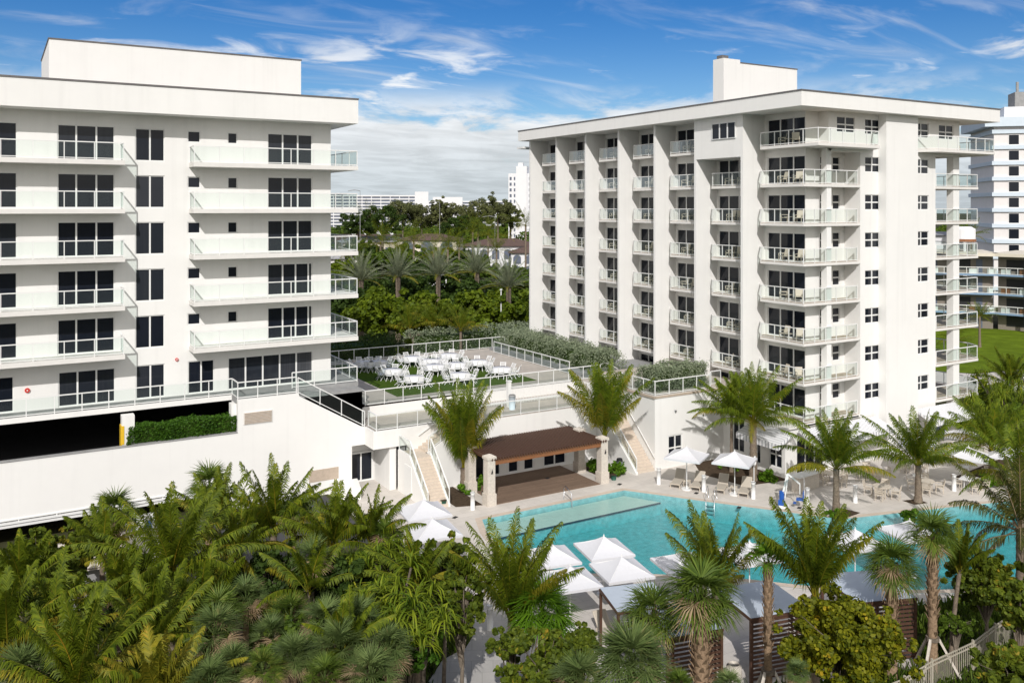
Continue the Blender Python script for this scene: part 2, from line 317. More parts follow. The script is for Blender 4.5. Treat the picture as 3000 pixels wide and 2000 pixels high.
def dup(src, loc, rz, label, group=None, scale=1.0):
    r = src.copy(); COL.objects.link(r); r.location = loc; r.rotation_euler = (0, 0, rz); r.scale = (scale,) * 3 if not isinstance(scale, tuple) else scale
    r['label'] = label
    if group: r['group'] = group
    for ch in list(src.children):
        c = ch.copy(); COL.objects.link(c); c.parent = r
        for g in list(ch.children):
            d = g.copy(); COL.objects.link(d); d.parent = c
    return r
def children_of(o): return list(o.children)
FW = (math.sin(YAW), math.cos(YAW)); RT = (math.cos(YAW), -math.sin(YAW))
def ground(px, py, z=0.0):    # where the sight line of a photo pixel meets height z
    u = (px - CX) / FOC; v = -(py - HOR) / FOC; t = (z - CAMH) / v
    return ((FW[0] + u * RT[0]) * t, (FW[1] + u * RT[1]) * t)
def at(px, py, d):            # the point at distance d along the sight line
    u = (px - CX) / FOC; v = -(py - HOR) / FOC
    return ((FW[0] + u * RT[0]) * d, (FW[1] + u * RT[1]) * d, CAMH + v * d)
def sheet(name, outer, holes, z, m, label=None, kind='structure'):
    loops = [[Vector((x, y, 0)) for x, y in outer]] + [[Vector((x, y, 0)) for x, y in h] for h in holes]
    tris = tessellate_polygon(loops); vs = [(p.x, p.y, z) for l in loops for p in l]
    b = MB(); b.add(vs, [tuple(t) for t in tris]); o = b.build(name, m)
    # faces up
    me = o.data; me.flip_normals() if me.polygons and me.polygons[0].normal.z < 0 else None
    return tag(o, kind=kind, label=label)
def wall_holes(b, fn, u0, u1, z0, z1, holes, depth=.14):
    us = sorted({u0, u1} | {h[0] for h in holes} | {h[1] for h in holes}); us = [u for u in us if u0 <= u <= u1]
    zs = sorted({z0, z1} | {h[2] for h in holes} | {h[3] for h in holes}); zs = [z for z in zs if z0 <= z <= z1]
    for i in range(len(us) - 1):
        for j in range(len(zs) - 1):
            cu, cz = (us[i] + us[i + 1]) / 2, (zs[j] + zs[j + 1]) / 2
            if any(h[0] < cu < h[1] and h[2] < cz < h[3] for h in holes): continue
            b.quad(fn(us[i], zs[j], 0), fn(us[i + 1], zs[j], 0), fn(us[i + 1], zs[j + 1], 0), fn(us[i], zs[j + 1], 0))
    for h in holes:
        a, c, d, e = h[:4]
        b.quad(fn(a, d, 0), fn(c, d, 0), fn(c, d, depth), fn(a, d, depth)); b.quad(fn(a, e, 0), fn(c, e, 0), fn(c, e, depth), fn(a, e, depth))
        b.quad(fn(a, d, 0), fn(a, e, 0), fn(a, e, depth), fn(a, d, depth)); b.quad(fn(c, d, 0), fn(c, e, 0), fn(c, e, depth), fn(c, d, depth))
def mapY(y): return lambda u, z, d: (u, y + d, z)
def mapX(x): return lambda u, z, d: (x + d, u, z)
def fbox(b, fn, u0, u1, z0, z1, d0, d1):
    p = [fn(u, z, d) for d in (d0, d1) for (u, z) in ((u0, z0), (u1, z0), (u1, z1), (u0, z1))]
    b.add(p, [(0, 1, 2, 3), (4, 7, 6, 5), (0, 4, 5, 1), (1, 5, 6, 2), (2, 6, 7, 3), (3, 7, 4, 0)])
def window(parent, fn, hole, cols=1, rows=1, name='window', fw=.06, gm=None, split=None, midrail=None):
    u0, u1, z0, z1 = hole[:4]; f = MB(); g = MB(); d0 = .05
    for (a, b_, c, d) in ((u0, u0 + fw, z0, z1), (u1 - fw, u1, z0, z1), (u0 + fw, u1 - fw, z0, z0 + fw), (u0 + fw, u1 - fw, z1 - fw, z1)): fbox(f, fn, a, b_, c, d, d0, .12)
    uu = split or [u0 + (u1 - u0) * k / cols for k in range(1, cols)]
    for u in uu: fbox(f, fn, u - .05, u + .05, z0 + fw, z1 - fw, d0 + .003, .12)
    zz = [z0 + (z1 - z0) * k / rows for k in range(1, rows)]
    edges = [u0] + list(uu) + [u1]; ze = [z0] + zz + [z1]
    for z in zz:
        for i in range(len(edges) - 1): fbox(f, fn, edges[i] + .05, edges[i + 1] - .05, z - .05, z + .05, d0 + .005, .12)
    for i in range(len(edges) - 1):
        for j in range(len(ze) - 1): g.quad(fn(edges[i], ze[j], .1), fn(edges[i + 1], ze[j], .1), fn(edges[i + 1], ze[j + 1], .1), fn(edges[i], ze[j + 1], .1))
    fo = f.build(name, 'trim', parent)
    g.build('pane', gm or ('curtain' if random.random() < .3 else 'glass'), fo)
    return fo
def railing(pts, z, step=1.45, h=1.05, parent=None, name='railing', slope=None, post=.05, skip_glass=False, gname='glass_panel'):
    """posts, top and bottom rails along a polyline, glass between; pts (x,y) or (x,y,z)"""
    P = [Vector((p[0], p[1], p[2] if len(p) > 2 else z)) for p in pts]; b = MB(); g = MB(); first = True
    for a, c in zip(P[:-1], P[1:]):
        L = (c - a).length; n = max(1, round(L / step))
        b.bar(a + Vector((0, 0, h)), c + Vector((0, 0, h)), .075, .06); b.bar(a + Vector((0, 0, .09)), c + Vector((0, 0, .09)), .045, .045)
        for k in range(0 if first else 1, n + 1):
            q = a + (c - a) * (k / n); b.bar(q, q + Vector((0, 0, h)), post)
        first = False
        g.quad(a + Vector((0, 0, .12)), c + Vector((0, 0, .12)), c + Vector((0, 0, h - .04)), a + Vector((0, 0, h - .04)))
    r = b.build(name, 'trim', parent)
    if not skip_glass: g.build(gname, 'rail_glass', r if parent is not None else r)
    return r

# ================= ground, pool, deck =================
POOL = [(25.7, 47.05), (36.6, 47.05), (38.1, 44.95), (39.8, 42.5), (42.2, 39.25), (44.2, 36.5), (44.75, 35.9), (48.4, 34.9), (52.6, 33.8), (58.0, 32.2), (58.0, 27.0), (52, 24.6), (46, 24.6), (41, 26.6), (36.5, 29.2), (33, 32.9), (29.7, 35.4), (26.4, 37.5), (24.9, 39.2), (24.3, 42), (24.9, 45)]
def offset(poly, d):
    n = len(poly); out = []; A = sum(poly[i][0] * poly[(i + 1) % n][1] - poly[(i + 1) % n][0] * poly[i][1] for i in range(n)); s = 1 if A < 0 else -1
    for i in range(n):
        p0, p1, p2 = Vector(poly[i - 1]), Vector(poly[i]), Vector(poly[(i + 1) % n])
        e1 = (p1 - p0).normalized(); e2 = (p2 - p1).normalized(); n1 = Vector((-e1.y, e1.x)) * s; n2 = Vector((-e2.y, e2.x)) * s
        m = (n1 + n2).normalized(); k = d / max(.4, m.dot(n1)); out.append(tuple(p1 + m * k))
    return out
COPE = offset(POOL, .42)
DECKP = [(19.2, 60.5), (19.2, 47), (19.6, 40), (20.3, 36.5), (20.4, 33.0), (19.2, 31.2), (20.5, 28.0), (23.5, 25.6), (28, 24.3), (33.4, 22.6), (34.9, 24.6), (36.4, 26.9), (40.4, 25.6), (45.8, 23.8), (52.2, 23.8), (59.2, 26.6), (70, 31.0), (72, 62.0)]
GOUT = [(-3000, -3000), (3000, -3000), (3000, 3000), (-3000, 3000)]
sheet('ground', GOUT, [DECKP], -.01, 'earth')
sheet('pool_deck', DECKP, [COPE], 0.0, 'deck')
sheet('pool_coping', COPE, [POOL], 0.012, 'coping_stone')
b = MB(); n = len(POOL)
for i in range(n):
    p, q = POOL[i], POOL[(i + 1) % n]; b.quad((*p, 0.012), (*q, 0.012), (*q, -1.2), (*p, -1.2))
b.build('pool_wall', 'poolfloor').__setitem__('kind', 'structure')
sheet('pool_floor', POOL, [], -1.2, 'poolfloor')
# shallow ledge along the north side, with a dark tile nose
b = MB(); b.prism([(24.95, 44.72), (37.85, 44.72), (36.55, 47.0), (25.72, 47.0)], -.40, -.34); tag(b.build('pool_ledge', 'shelf'), kind='structure')
b = MB(); b.prism([(24.96, 44.75), (37.83, 44.75), (36.53, 46.99), (25.73, 46.99)], -1.19, -.401); tag(b.build('pool_ledge_base', 'poolfloor'), kind='structure')
b = MB(); b.box(25.0, 37.75, 44.66, 44.712, -.40, -.31); tag(b.build('pool_tile_band', 'stripe'), kind='structure')
b = MB(); b.prism(offset(POOL, -.012), -1.19, -.11); tag(b.build('pool_water', 'water'), kind='structure')
# mulch beds on the deck, each a few mm proud
def bed(name, poly, z=.02): b = MB(); b.prism(poly, -.005, z); return tag(b.build(name, 'mulch'), kind='structure')
bed('planting_bed', [(25.35, 49.9), (27.0, 49.35), (27.0, 53.8), (25.35, 53.8)])
bed('planting_bed', [(37.0, 49.6), (39.0, 50.0), (39.1, 53.5), (37.0, 53.5)])
bed('planting_bed', [(44.3, 43.6), (47.9, 43.0), (47.9, 49.4), (45.0, 49.4), (43.6, 47.2)])
bed('planting_bed', [(44.9, 37.4), (44.55, 36.5), (45.4, 35.95), (46.6, 36.1), (46.3, 37.2)])
bed('planting_bed', [(50.9, 36.2), (50.9, 35.3), (51.9, 35.1), (52.0, 35.9)])
bed('planting_bed', [(58.5, 37.5), (59.5, 34.5), (64, 34.5), (66, 38.5)])
# service ground and lawns
sheet('path', [(13.5, 27.0), (15.0, 32.0), (16.3, 33.3), (17.6, 33.7), (18.3, 34.4), (18.6, 35.6), (19.1, 37.6), (20.45, 36.9), (20.5, 33.2), (19.2, 31.0), (18.2, 29.2), (18.0, 27.0)], [], .006, 'path')
sheet('lawn', [(13.6, 36.5), (17.6, 35.6), (17.0, 34.2), (16.0, 33.6), (14.4, 32.4), (12.5, 32.0)], [], .004, 'lawn')
sheet('hotel_lawn', [(80, 82), (97, 60), (118, 57), (140, 75), (122, 97), (88, 100)], [], .01, 'lawn')
sheet('parking_lot', [(-20, 80), (60, 84), (60, 115), (-20, 115)], [], .006, 'asphalt')
sheet('street', [(-200, 160), (400, 160), (400, 172), (-200, 172)], [], .006, 'asphalt')
sheet('fore_yard', [(-20, 47), (18.9, 47), (18.9, 56.3), (-20, 56.3)], [], .004, 'asphalt')

# ================= left hotel tower =================
T = world_thing('hotel_tower', 'white hotel block at the left edge with long glass-railed balconies', 'hotel building', None)
FL = [21.93, 18.96, 16.0, 13.03, 10.06, 6.9]
YW = 59.8; fy = mapY(YW); holes = []; wins = []
for i, F_ in enumerate(FL):
    if i < 5:
        L = [((-2.0, 1.22, F_ + .04, F_ + 2.17), dict(cols=3)), ((3.35, 6.53, F_ + .04, F_ + 2.17), dict(split=[4.38, 5.5])), ((7.72, 9.47, F_ + .06, F_ + 2.12), dict(cols=2)),
             ((10.87, 11.68, F_ + 1.35, F_ + 2.1), {}), ((13.41, 14.05, F_ + 1.35, F_ + 2.1), {}), ((16.06, 19.17, F_ + .04, F_ + 2.17), dict(split=[17.1, 18.15] if i < 3 else [17.1, 18.0, 18.9]))]
    else:
        L = [((-2.0, 1.05, F_ + .04, F_ + 2.15), dict(cols=3)), ((3.4, 6.56, F_ + .04, F_ + 2.15), dict(split=[4.45, 5.5])), ((7.76, 9.48, F_ + .04, F_ + 2.15), dict(cols=2)),
             ((10.9, 12.55, F_ + .04, F_ + 2.15), dict(cols=2)), ((13.44, 19.2, F_ + .04, F_ + 2.15), dict(cols=5))]
    for h, k in L: holes.append(h); wins.append((h, k, i))
b = MB(); wall_holes(b, fy, -16, 20.5, 6.6, 24.9, holes)
b.quad((20.5, YW, 6.6), (20.5, YW + 14, 6.6), (20.5, YW + 14, 24.9), (20.5, YW, 24.9)); b.quad((-16, YW + 14, 6.6), (20.5, YW + 14, 6.6), (20.5, YW + 14, 24.9), (-16, YW + 14, 24.9)); b.quad((-16, YW, 6.6), (-16, YW + 14, 6.6), (-16, YW + 14, 24.9), (-16, YW, 24.9))
b.build('wall', 'white', T)
for h, k, i in wins:
    small = h[1] - h[0] < 1
    window(T, fy, h, name='window' if small or h[1] - h[0] < 1.9 else 'glass_door', gm='glass' if small else ('curtain' if i == 5 and h[0] == 3.4 else None), **k)
b = MB(); b.box(-18, 21.96, 58.25, 76, 24.9, 26.55); r = b.build('roof', 'white', T)
b = MB(); b.box(-18.05, 22.0, 58.21, 76.05, 26.552, 26.66); b.build('coping', 'coping', r)
b = MB(); b.box(3.05, 19.35, 63, 73, 26.67, 29.75); p = b.build('penthouse', 'white', T)
b = MB(); b.box(3.0, 19.4, 62.96, 73.04, 29.752, 29.84); b.build('coping', 'coping', p)
for F_ in FL[:5]:
    b = MB(); b.box(-16, 6.95, 58.25, YW - .002, F_ - .28, F_); s = b.build('balcony', 'slab', T)
    railing([(-15.9, 58.32), (6.88, 58.32), (6.88, YW - .03)], F_, 1.6, parent=s)
    b = MB(); b.prism([(10.95, 58.25), (21.96, 58.25), (21.96, 66), (20.502, 66), (20.502, YW - .002), (10.95, YW - .002)], F_ - .28, F_); s = b.build('balcony', 'slab', T)
    railing([(11.02, YW - .03), (11.02, 58.32), (21.89, 58.32), (21.89, 65.95), (20.55, 65.95)], F_, 1.47, parent=s)
F_ = 6.9
b = MB(); b.box(-16, 13.3, 58.2, YW - .002, F_ - .3, F_); s = b.build('balcony', 'grey', T)
b = MB(); b.box(-16, 13.3, 58.15, 58.198, F_ - .3, F_ + .02); b.build('slab_edge', 'white', s)
railing([(-15.9, 58.28), (13.35, 58.28), (13.35, 56.75), (17.1, 56.7)], F_, 1.45, parent=s)
b = MB(); b.prism([(13.302, 56.802), (17.3, 56.802), (17.3, 58.25), (21.96, 58.25), (21.96, 66), (20.502, 66), (20.502, YW - .002), (13.302, YW - .002)], F_ - .3, F_ - .004); s = b.build('balcony', 'grey', T)
railing([(17.3, 58.32), (21.89, 58.32), (21.89, 65.9)], F_, 1.47, parent=s)
# podium under the left block
P = world_thing('podium', 'white parking podium with dark garage openings under the left hotel block', 'building base')
b = MB(); b.box(-16, 13.3, 56.5, 56.75, 1.62, 4.82)
b.vprism([(13.3, 0.0), (20.85, 0.0), (20.85, 2.95), (21.75, 2.95), (21.75, 4.15), (21.6, 4.15), (17.25, 6.7), (17.2, 6.88), (13.3, 6.88)], 56.5, 56.8)
b.box(13.3, 13.55, 56.8, 58.2, 0, 6.58)
b.build('wall', 'white', P)
b = MB(); b.box(-16, 13.28, 56.47, 56.82, 4.822, 4.88); b.build('coping', 'grey', P)
b = MB(); b.box(-16, 13.3, 56.42, 56.9, 1.36, 1.48); b.box(-16, 13.3, 56.5, 56.8, 1.15, 1.36); b.box(-16, 13.3, 56.45, 56.52, 1.55, 1.62)
for x in np.arange(-14, 13, 1.9): b.box(x, x + .06, 56.455, 56.5, 1.48, 1.55)
b.build('ledge', 'trim', P)
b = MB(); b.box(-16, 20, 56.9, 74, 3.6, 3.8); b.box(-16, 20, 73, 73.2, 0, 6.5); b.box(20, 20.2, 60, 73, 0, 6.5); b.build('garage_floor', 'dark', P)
for x in (-8.5, -1.0, 6.62, 13.0):
    b = MB(); b.box(x, x + .7, 56.95, 57.6, 0, 6.58); c = b.build('column', 'white', P)
    if x in (6.62,): b = MB(); b.box(x - .06, x - .002, 56.93, 57.62, 3.9, 6.0); b.box(x - .002, x + .12, 56.92, 56.948, 4.9, 6.0); b.build('yellow_guard', 'yellow', c)
b = MB()
b.box(13.64, 15.48, 56.46, 56.5, 5.28, 6.06); lv = b.build('louver', 'slab', P); b = MB()
for k in range(8): b.box(13.7, 15.42, 56.42, 56.462, 5.34 + k * .09, 5.385 + k * .09)
b.build('louver_blade', 'tile', lv)
b = MB(); b.box(17.9, 19.9, 56.47, 56.5, .95, 1.72); b.build('recessed_panel', 'tile', P)
# door recess
b = MB(); b.box(20.85, 24.2, 57.9, 58.1, 0, 4.0); b.box(20.6, 20.85, 56.8, 57.9, 0, 4.0); b.box(23.0, 23.48, 55.12, 57.9, 0, 2.94); b.build('recess_wall', 'white', P)
f_ = lambda u, z, d: (u, 57.78 + d, z)
window(P, f_, (21.1, 22.9, .02, 2.1), cols=2, name='double_door', fw=.12, gm='glass')
b = MB(); b.box(20.95, 22.2, 57.6, 57.9, 2.62, 2.74); b.build('door_light', 'trim', P)
# ramp planter wall below the door
sr = MB()
for k in range(14): sr.box(17.31 + k * .31, 21.7, 56.81, 58.2, 3.0, 6.88 - (k + 1) * .19)
sr.build('steps', 'grey', P)
b = MB(); b.box(17.3, 22.4, 58.26, 58.4, 3.0, 5.0); b.build('back_wall', 'white', P)
railing([(17.2, 56.66, 6.86), (21.65, 56.66, 4.18), (21.75, 56.5, 4.15)], 0, 1.5, parent=P)
b = MB(); b.prism([(19.3, 55.0), (20.7, 54.4), (21.2, 56.45), (19.3, 56.45)], 0, .75); b.build('planter', 'white', P)

# ================= link building: walkway, terrace, stairs =================
Q = world_thing('terrace_building', 'low white podium carrying the raised turf terrace between the two hotels', 'building')
WZ, TZ = 4.15, 4.97
b = MB()
b.box(21.75, 28.0, 54.9, 55.1, 2.95, WZ); b.box(24.2, 28.0, 54.9, 55.1, 0, 2.95)            # left front wall (bay over the door)
b.box(21.75, 21.95, 55.1, 56.5, 2.95, WZ)
hs_ = [(28.3, 31.0, .1, 2.45), (31.6, 32.5, .1, 2.45), (32.9, 33.8, .1, 2.45), (34.6, 36.6, .1, 2.45)]
wall_holes(b, mapY(54.0), 28.0, 41.3, 0, WZ, hs_); b.quad((28.0, 54.0, 0), (28.0, 54.9, 0), (28.0, 54.9, WZ), (28.0, 54.0, WZ))
b.box(21.95, 28.0, 55.1, 58.85, WZ - .3, WZ - .05); b.box(28.0, 41.3, 54.02, 58.85, WZ - .3, WZ - .05)
b.box(22.6, 42.2, 58.9, 59.1, 3.0, TZ); b.box(22.6, 22.8, 59.1, 77, 0, TZ)
b.build('wall', 'white', Q)
b = MB(); b.prism([(21.9, 55.0), (28.0, 55.0), (28.0, 54.05), (41.25, 54.05), (41.25, 58.88), (21.9, 58.88)], WZ - .048, WZ); b.build('walkway_floor', 'terracepave', Q)
for k, h in enumerate(hs_): window(Q, mapY(54.0), h, cols=2 if k in (0, 3) else 1, name='glass_door', fw=.1, gm='glass')
b = MB(); b.box(25.3, 26.9, 54.84, 54.9, .05, 2.5); dw = b.build('doorway', 'glass', Q)
b = MB(); b.prism([(22.6, 58.9), (44.5, 58.9), (44.5, 77), (22.6, 77)], TZ - .05, TZ); b.build('terrace_floor', 'terracepave', Q)
b = MB(); b.prism([(25.9, 60.6), (38.2, 60.6), (38.2, 75.5), (25.9, 75.5)], TZ + .001, TZ + .012); b.build('turf', 'turf', Q)
railing([(22.0, 56.45), (22.0, 55.0), (28.0, 55.0), (28.05, 54.15), (39.0, 54.15)], WZ, 1.5, parent=Q)
railing([(22.75, 62.8), (22.75, 58.97), (43.1, 58.97)], TZ, 1.42, parent=Q)
railing([(22.75, 76.9), (44.6, 76.9)], TZ, 1.42, parent=Q)
railing([(42.0, 74.5), (42.0, 61.5)], TZ, 1.42, parent=Q)
# hedge planter beyond the side rail and the plaza in front of the right tower
b = MB(); b.prism([(42.3, 59.2), (50.8, 59.2), (50.8, 76), (42.3, 76)], 4.0, 5.25); b.build('planter_wall', 'grey', Q)
b = MB(); b.prism([(40.0, 54.0), (41.33, 54.0), (41.33, 49.53), (47.97, 49.53), (47.97, 51), (50.9, 51), (50.9, 59.19), (43.2, 59.19), (43.2, 57.3), (40.0, 57.3)], 3.2, 5.38); pz = b.build('plaza', 'white', Q)
b = MB(); b.prism([(40.05, 54.05), (41.35, 54.05), (41.35, 49.55), (48.4, 49.55), (50.85, 51), (50.85, 59.15), (43.2, 59.15), (43.2, 57.35), (40.05, 57.35)], 5.381, 5.39); b.build('plaza_floor', 'terracepave', Q)
railing([(41.3, 53.4), (41.36, 49.56), (46.7, 49.56), (47.6, 50.4), (48.6, 50.4)], 5.39, 1.35, parent=Q)
# curved hand rail and picket fence on the walkway
b = MB(); b.tube([(43.1, 58.6, 5.2), (43.1, 58.6, 6.1), (43.5, 58.6, 6.25), (44.0, 58.6, 6.1), (44.9, 58.6, 5.6)], .03); b.build('hand_rail', 'trim', Q)
fe = world_thing('picket_fence', 'low white picket fence standing on the walkway below the terrace', 'fence')
b = MB(); b.bar((29.8, 57.2, WZ + 1.25), (39.2, 57.2, WZ + 1.25), .05); b.bar((29.8, 57.2, WZ + .2), (39.2, 57.2, WZ + .2), .05); b.build('rail', 'trim', fe)
b = MB()
for x in np.arange(29.8, 39.2, .14): b.bar((x, 57.2, WZ + .05), (x, 57.2, WZ + 1.22), .03)
b.build('picket', 'trim', fe)
gp = thing('gate_post', 'tall white post of the gate beside the grey bin on the walkway', 'post', (33.2, 56.6, WZ))
MB().box(-.13, .13, -.13, .13, 0, 1.9).build('post', 'trim', gp, local=True); MB().box(-.17, .17, -.17, .17, 1.902, 1.98).build('cap', 'trim', gp, local=True)
gb = thing('bin', 'pale grey round bin beside the white gate post on the walkway', 'bin', (33.0, 55.8, WZ))
MB().tube([(0, 0, 0), (0, 0, 1.0)], [.22, .26], 14).build('body', 'litebluewall', gb, True, True); MB().tube([(0, 0, 1.002), (0, 0, 1.1)], [.28, .2], 14).build('lid', 'grey', gb, True, True)

def stair_y(parent, x0, x1, y0, y1, z0, z1, n):
    b = MB()
    for k in range(n):
        ya = y0 + (y1 - y0) * k / n; b.box(x0, x1, ya, y1, z0 + (z1 - z0) * k / n, z0 + (z1 - z0) * (k + 1) / n - .002 * 0)
    return b.build('steps', 'stair', parent)
ST = world_thing('staircase', 'L shaped stone staircase with glass rails rising left of the timber pergola', 'staircase')
stair_y(ST, 23.65, 25.0, 50.3, 53.0, 0, 2.6, 16)
b = MB(); b.box(23.65, 25.0, 53.0, 54.88, 2.4, 2.6)
for k in range(9): b.box(25.0 + k * .3, 27.98, 53.75, 54.88, 2.6 + 1.55 * k / 9, 2.6 + 1.55 * (k + 1) / 9)
b.build('upper_steps', 'stair', ST)
b = MB(); b.add([(23.5, 50.2, 0), (23.5, 54.88, 0), (23.5, 54.88, 2.75), (23.5, 53.0, 2.75), (23.5, 50.2, .15), (23.64, 50.2, 0), (23.64, 54.88, 0), (23.64, 54.88, 2.75), (23.64, 53.0, 2.75), (23.64, 50.2, .15)],
      [(0, 1, 2, 3, 4), (9, 8, 7, 6, 5), (0, 4, 9, 5), (4, 3, 8, 9), (3, 2, 7, 8), (2, 1, 6, 7)])
b.add([(25.0, 50.2, 0), (25.0, 53.7, 0), (25.0, 53.0, 2.75), (25.0, 50.2, .15), (25.12, 50.2, 0), (25.12, 53.7, 0), (25.12, 53.0, 2.75), (25.12, 50.2, .15)], [(0, 1, 2, 3), (7, 6, 5, 4), (0, 3, 7, 4), (3, 2, 6, 7), (2, 1, 5, 6)])
b.vprism([(25.12, 0), (27.98, 0), (27.98, 4.15), (25.12, 2.6)], 53.62, 53.74)
b.build('side_wall', 'white', ST)
railing([(23.57, 50.25, .1), (23.57, 53.0, 2.7), (23.57, 54.8, 2.7)], 0, 1.2, 1.0, parent=ST); railing([(25.06, 50.25, .1), (25.06, 53.0, 2.7)], 0, 1.2, 1.0, parent=ST)
railing([(25.2, 53.68, 2.65), (27.9, 53.68, 4.15)], 0, 1.2, 1.0, parent=ST)
b = MB(); b.bar((25.0, 54.82, 3.5), (27.7, 54.82, 5.0), .05); b.build('hand_rail', 'trim', ST)
b = MB(); b.box(23.46, 23.498, 52.6, 53.7, .05, 2.1); b.build('door', 'trim', ST)
ST = world_thing('staircase', 'straight stone staircase with glass rail rising against the tall wall right of the pergola', 'staircase')
stair_y(ST, 39.6, 41.27, 49.5, 53.98, 0, 4.15, 24)
b = MB(); b.add([(39.4, 49.3, 0), (39.4, 54.0, 0), (39.4, 54.0, 4.3), (39.4, 49.3, .15), (39.59, 49.3, 0), (39.59, 54.0, 0), (39.59, 54.0, 4.3), (39.59, 49.3, .15)], [(0, 1, 2, 3), (7, 6, 5, 4), (0, 3, 7, 4), (3, 2, 6, 7), (2, 1, 5, 6)]); b.build('side_wall', 'white', ST)
railing([(39.5, 49.35, .12), (39.5, 53.9, 4.25)], 0, 1.3, 1.0, parent=ST)
b = MB(); b.tube([(41.2, 49.4, .95), (41.2, 53.6, 4.9), (41.2, 54.2, 5.0)], .035); b.build('hand_rail', 'trim', ST)

# pergola
PG = world_thing('pergola', 'brown slatted timber pergola on pale stone pillars beside the pool', 'pergola')
for (x, y) in ((27.4, 49.2), (36.4, 49.25), (27.5, 52.0), (36.4, 52.0)):
    b = MB(); b.box(x - .34, x + .34, y - .34, y + .34, 0, .75); b.box(x - .28, x + .28, y - .28, y + .28, .75, 2.95); b.box(x - .34, x + .34, y - .34, y + .34, 2.95, 3.12)
    b.add([(x - .34, y - .34, 3.12), (x + .34, y - .34, 3.12), (x + .34, y + .34, 3.12), (x - .34, y + .34, 3.12), (x, y, 3.28)], [(0, 1, 4), (1, 2, 4), (2, 3, 4), (3, 0, 4)])
    p = b.build('pillar', 'stone', PG)
    if y < 50: b = MB(); b.tube([(x, y - .3, 2.05), (x, y - .39, 2.15), (x, y - .39, 2.4)], [.03, .06, .05]); b.build('wall_lamp', 'black', p)
b = MB(); b.box(27.72, 36.08, 49.0, 49.14, 2.55, 2.85); b.box(27.2, 36.7, 53.3, 53.42, 2.55, 2.85); b.box(27.72, 27.84, 49.14, 53.3, 2.6, 2.84); b.box(35.96, 36.08, 49.14, 53.3, 2.6, 2.84); b.build('beam', 'orange', PG)
b = MB()
for x in np.arange(27.4, 36.5, .2): b.box(x, x + .075, 48.85, 53.5, 2.87, 3.02)
b.build('slat', 'brown', PG)
b = MB(); b.box(27.85, 36.0, 48.95, 53.97, 0, .045); b.build('timber_floor', 'wooddeck', PG)

# ================= right hotel tower =================
T2 = world_thing('hotel_tower', 'taller white hotel tower on the right with stacked balconies and projecting fins', 'hotel building')
ZB = [23.4 - 2.85 * k for k in range(8)]; ZF = [z + .2 for z in ZB]
FIN = [48.14, 53.25, 58.31, 63.34, 68.49, 73.55, 78.56]
fx = mapX(51.0); holes = []; wins = []
for j in range(6):
    for k in range(8):
        if k == 7 and j > 3: continue
        if j == 0 and k == 0: continue
        if k == 7 and j == 3: pass
        h = (FIN[j + 1] - 3.5, FIN[j + 1] - .14, ZF[k] + .04, ZF[k] + 2.12); holes.append(h); wins.append((h, dict(cols=3)))
for k in range(8):
    h = (44.25, 47.86, ZF[k] + .04, ZF[k] + 2.12); holes.append(h); wins.append((h, dict(split=[45.37, 46.63])))
XS = 49.65
b = MB(); wall_holes(b, fx, 44.2, 79.2, 0, 26.1, holes)
for y in FIN: b.box(48.7, 51.0, y, y + .24, 0 if y > 55 else 5.39, 26.1)
hy = []
YM = 43.3; ym = mapY(YM); yb = mapY(44.74)
for k in range(8):
    L = [((56.45, 58.15, ZF[k] + .97, ZF[k] + 2.12), dict(cols=2, rows=2)), ((62.3, 64.2, ZF[k] + .97, ZF[k] + 2.12), dict(cols=2, rows=2))]
    if k == 0: L += [((53.3, 55.3, ZF[0] + 1.0, ZF[0] + 2.15), dict(cols=2, rows=2)), ((65.5, 67.45, ZF[0] + .97, ZF[0] + 2.12), dict(cols=2, rows=2))]
    hy += L
top = [h for h, _ in hy if h[2] > 24]; low = [h for h, _ in hy if h[2] < 24]
wall_holes(b, ym, 52.4, 68.25, 23.2, 26.1, top); wall_holes(b, ym, 55.9, 65.05, 0, 23.2, low)
hb = [(u0, u1, ZF[k] + .97, ZF[k] + 2.12) for k in range(1, 8) for (u0, u1) in ((53.0, 53.8), (54.6, 55.4))]
wall_holes(b, yb, 52.57, 55.9, 0, 23.2, hb)
b.quad((51.0, 44.2, 0), (52.57, 44.2, 0), (52.57, 44.2, 26.1), (51.0, 44.2, 26.1)); b.quad((52.57, 44.2, 0), (52.57, 44.74, 0), (52.57, 44.74, 23.2), (52.57, 44.2, 23.2))
b.quad((55.9, YM, 0), (55.9, 44.74, 0), (55.9, 44.74, 23.2), (55.9, YM, 23.2)); b.quad((52.4, YM, 23.2), (52.4, 44.2, 23.2), (52.4, 44.2, 26.1), (52.4, YM, 26.1))
b.quad((52.4, YM, 23.2), (68.25, YM, 23.2), (68.25, 44.9, 23.2), (52.4, 44.9, 23.2))
b.quad((51.0, 79.2, 0), (66.5, 79.2, 0), (66.5, 79.2, 26.1), (51.0, 79.2, 26.1)); b.quad((68.25, YM, 23.2), (68.25, 79.2, 23.2), (68.25, 79.2, 26.1), (68.25, YM, 26.1))
b.quad((65.05, YM, 0), (65.05, 45.1, 0), (65.05, 45.1, 23.2), (65.05, YM, 23.2)); b.quad((65.05, 45.1, 0), (67.1, 45.1, 0), (67.1, 45.1, 23.2), (65.05, 45.1, 23.2)); b.quad((67.1, 45.1, 0), (67.1, 79.2, 0), (67.1, 79.2, 23.2), (67.1, 45.1, 23.2))
b.box(57.98, 61.8, 42.6, YM - .002, 0, 26.1)                      # projecting panel
b.box(48.7, 50.998, 48.382, 53.248, 22.9, 26.1)                   # enclosed bay on top
b.box(51.05, 66.0, 45.2, 79, 3.3, 3.5)
b.build('wall', 'white', T2)
for h, k in wins: window(T2, fx, h, name='glass_door', **k)
for h, k in hy: window(T2, ym, h, name='window', fw=.05, **k)
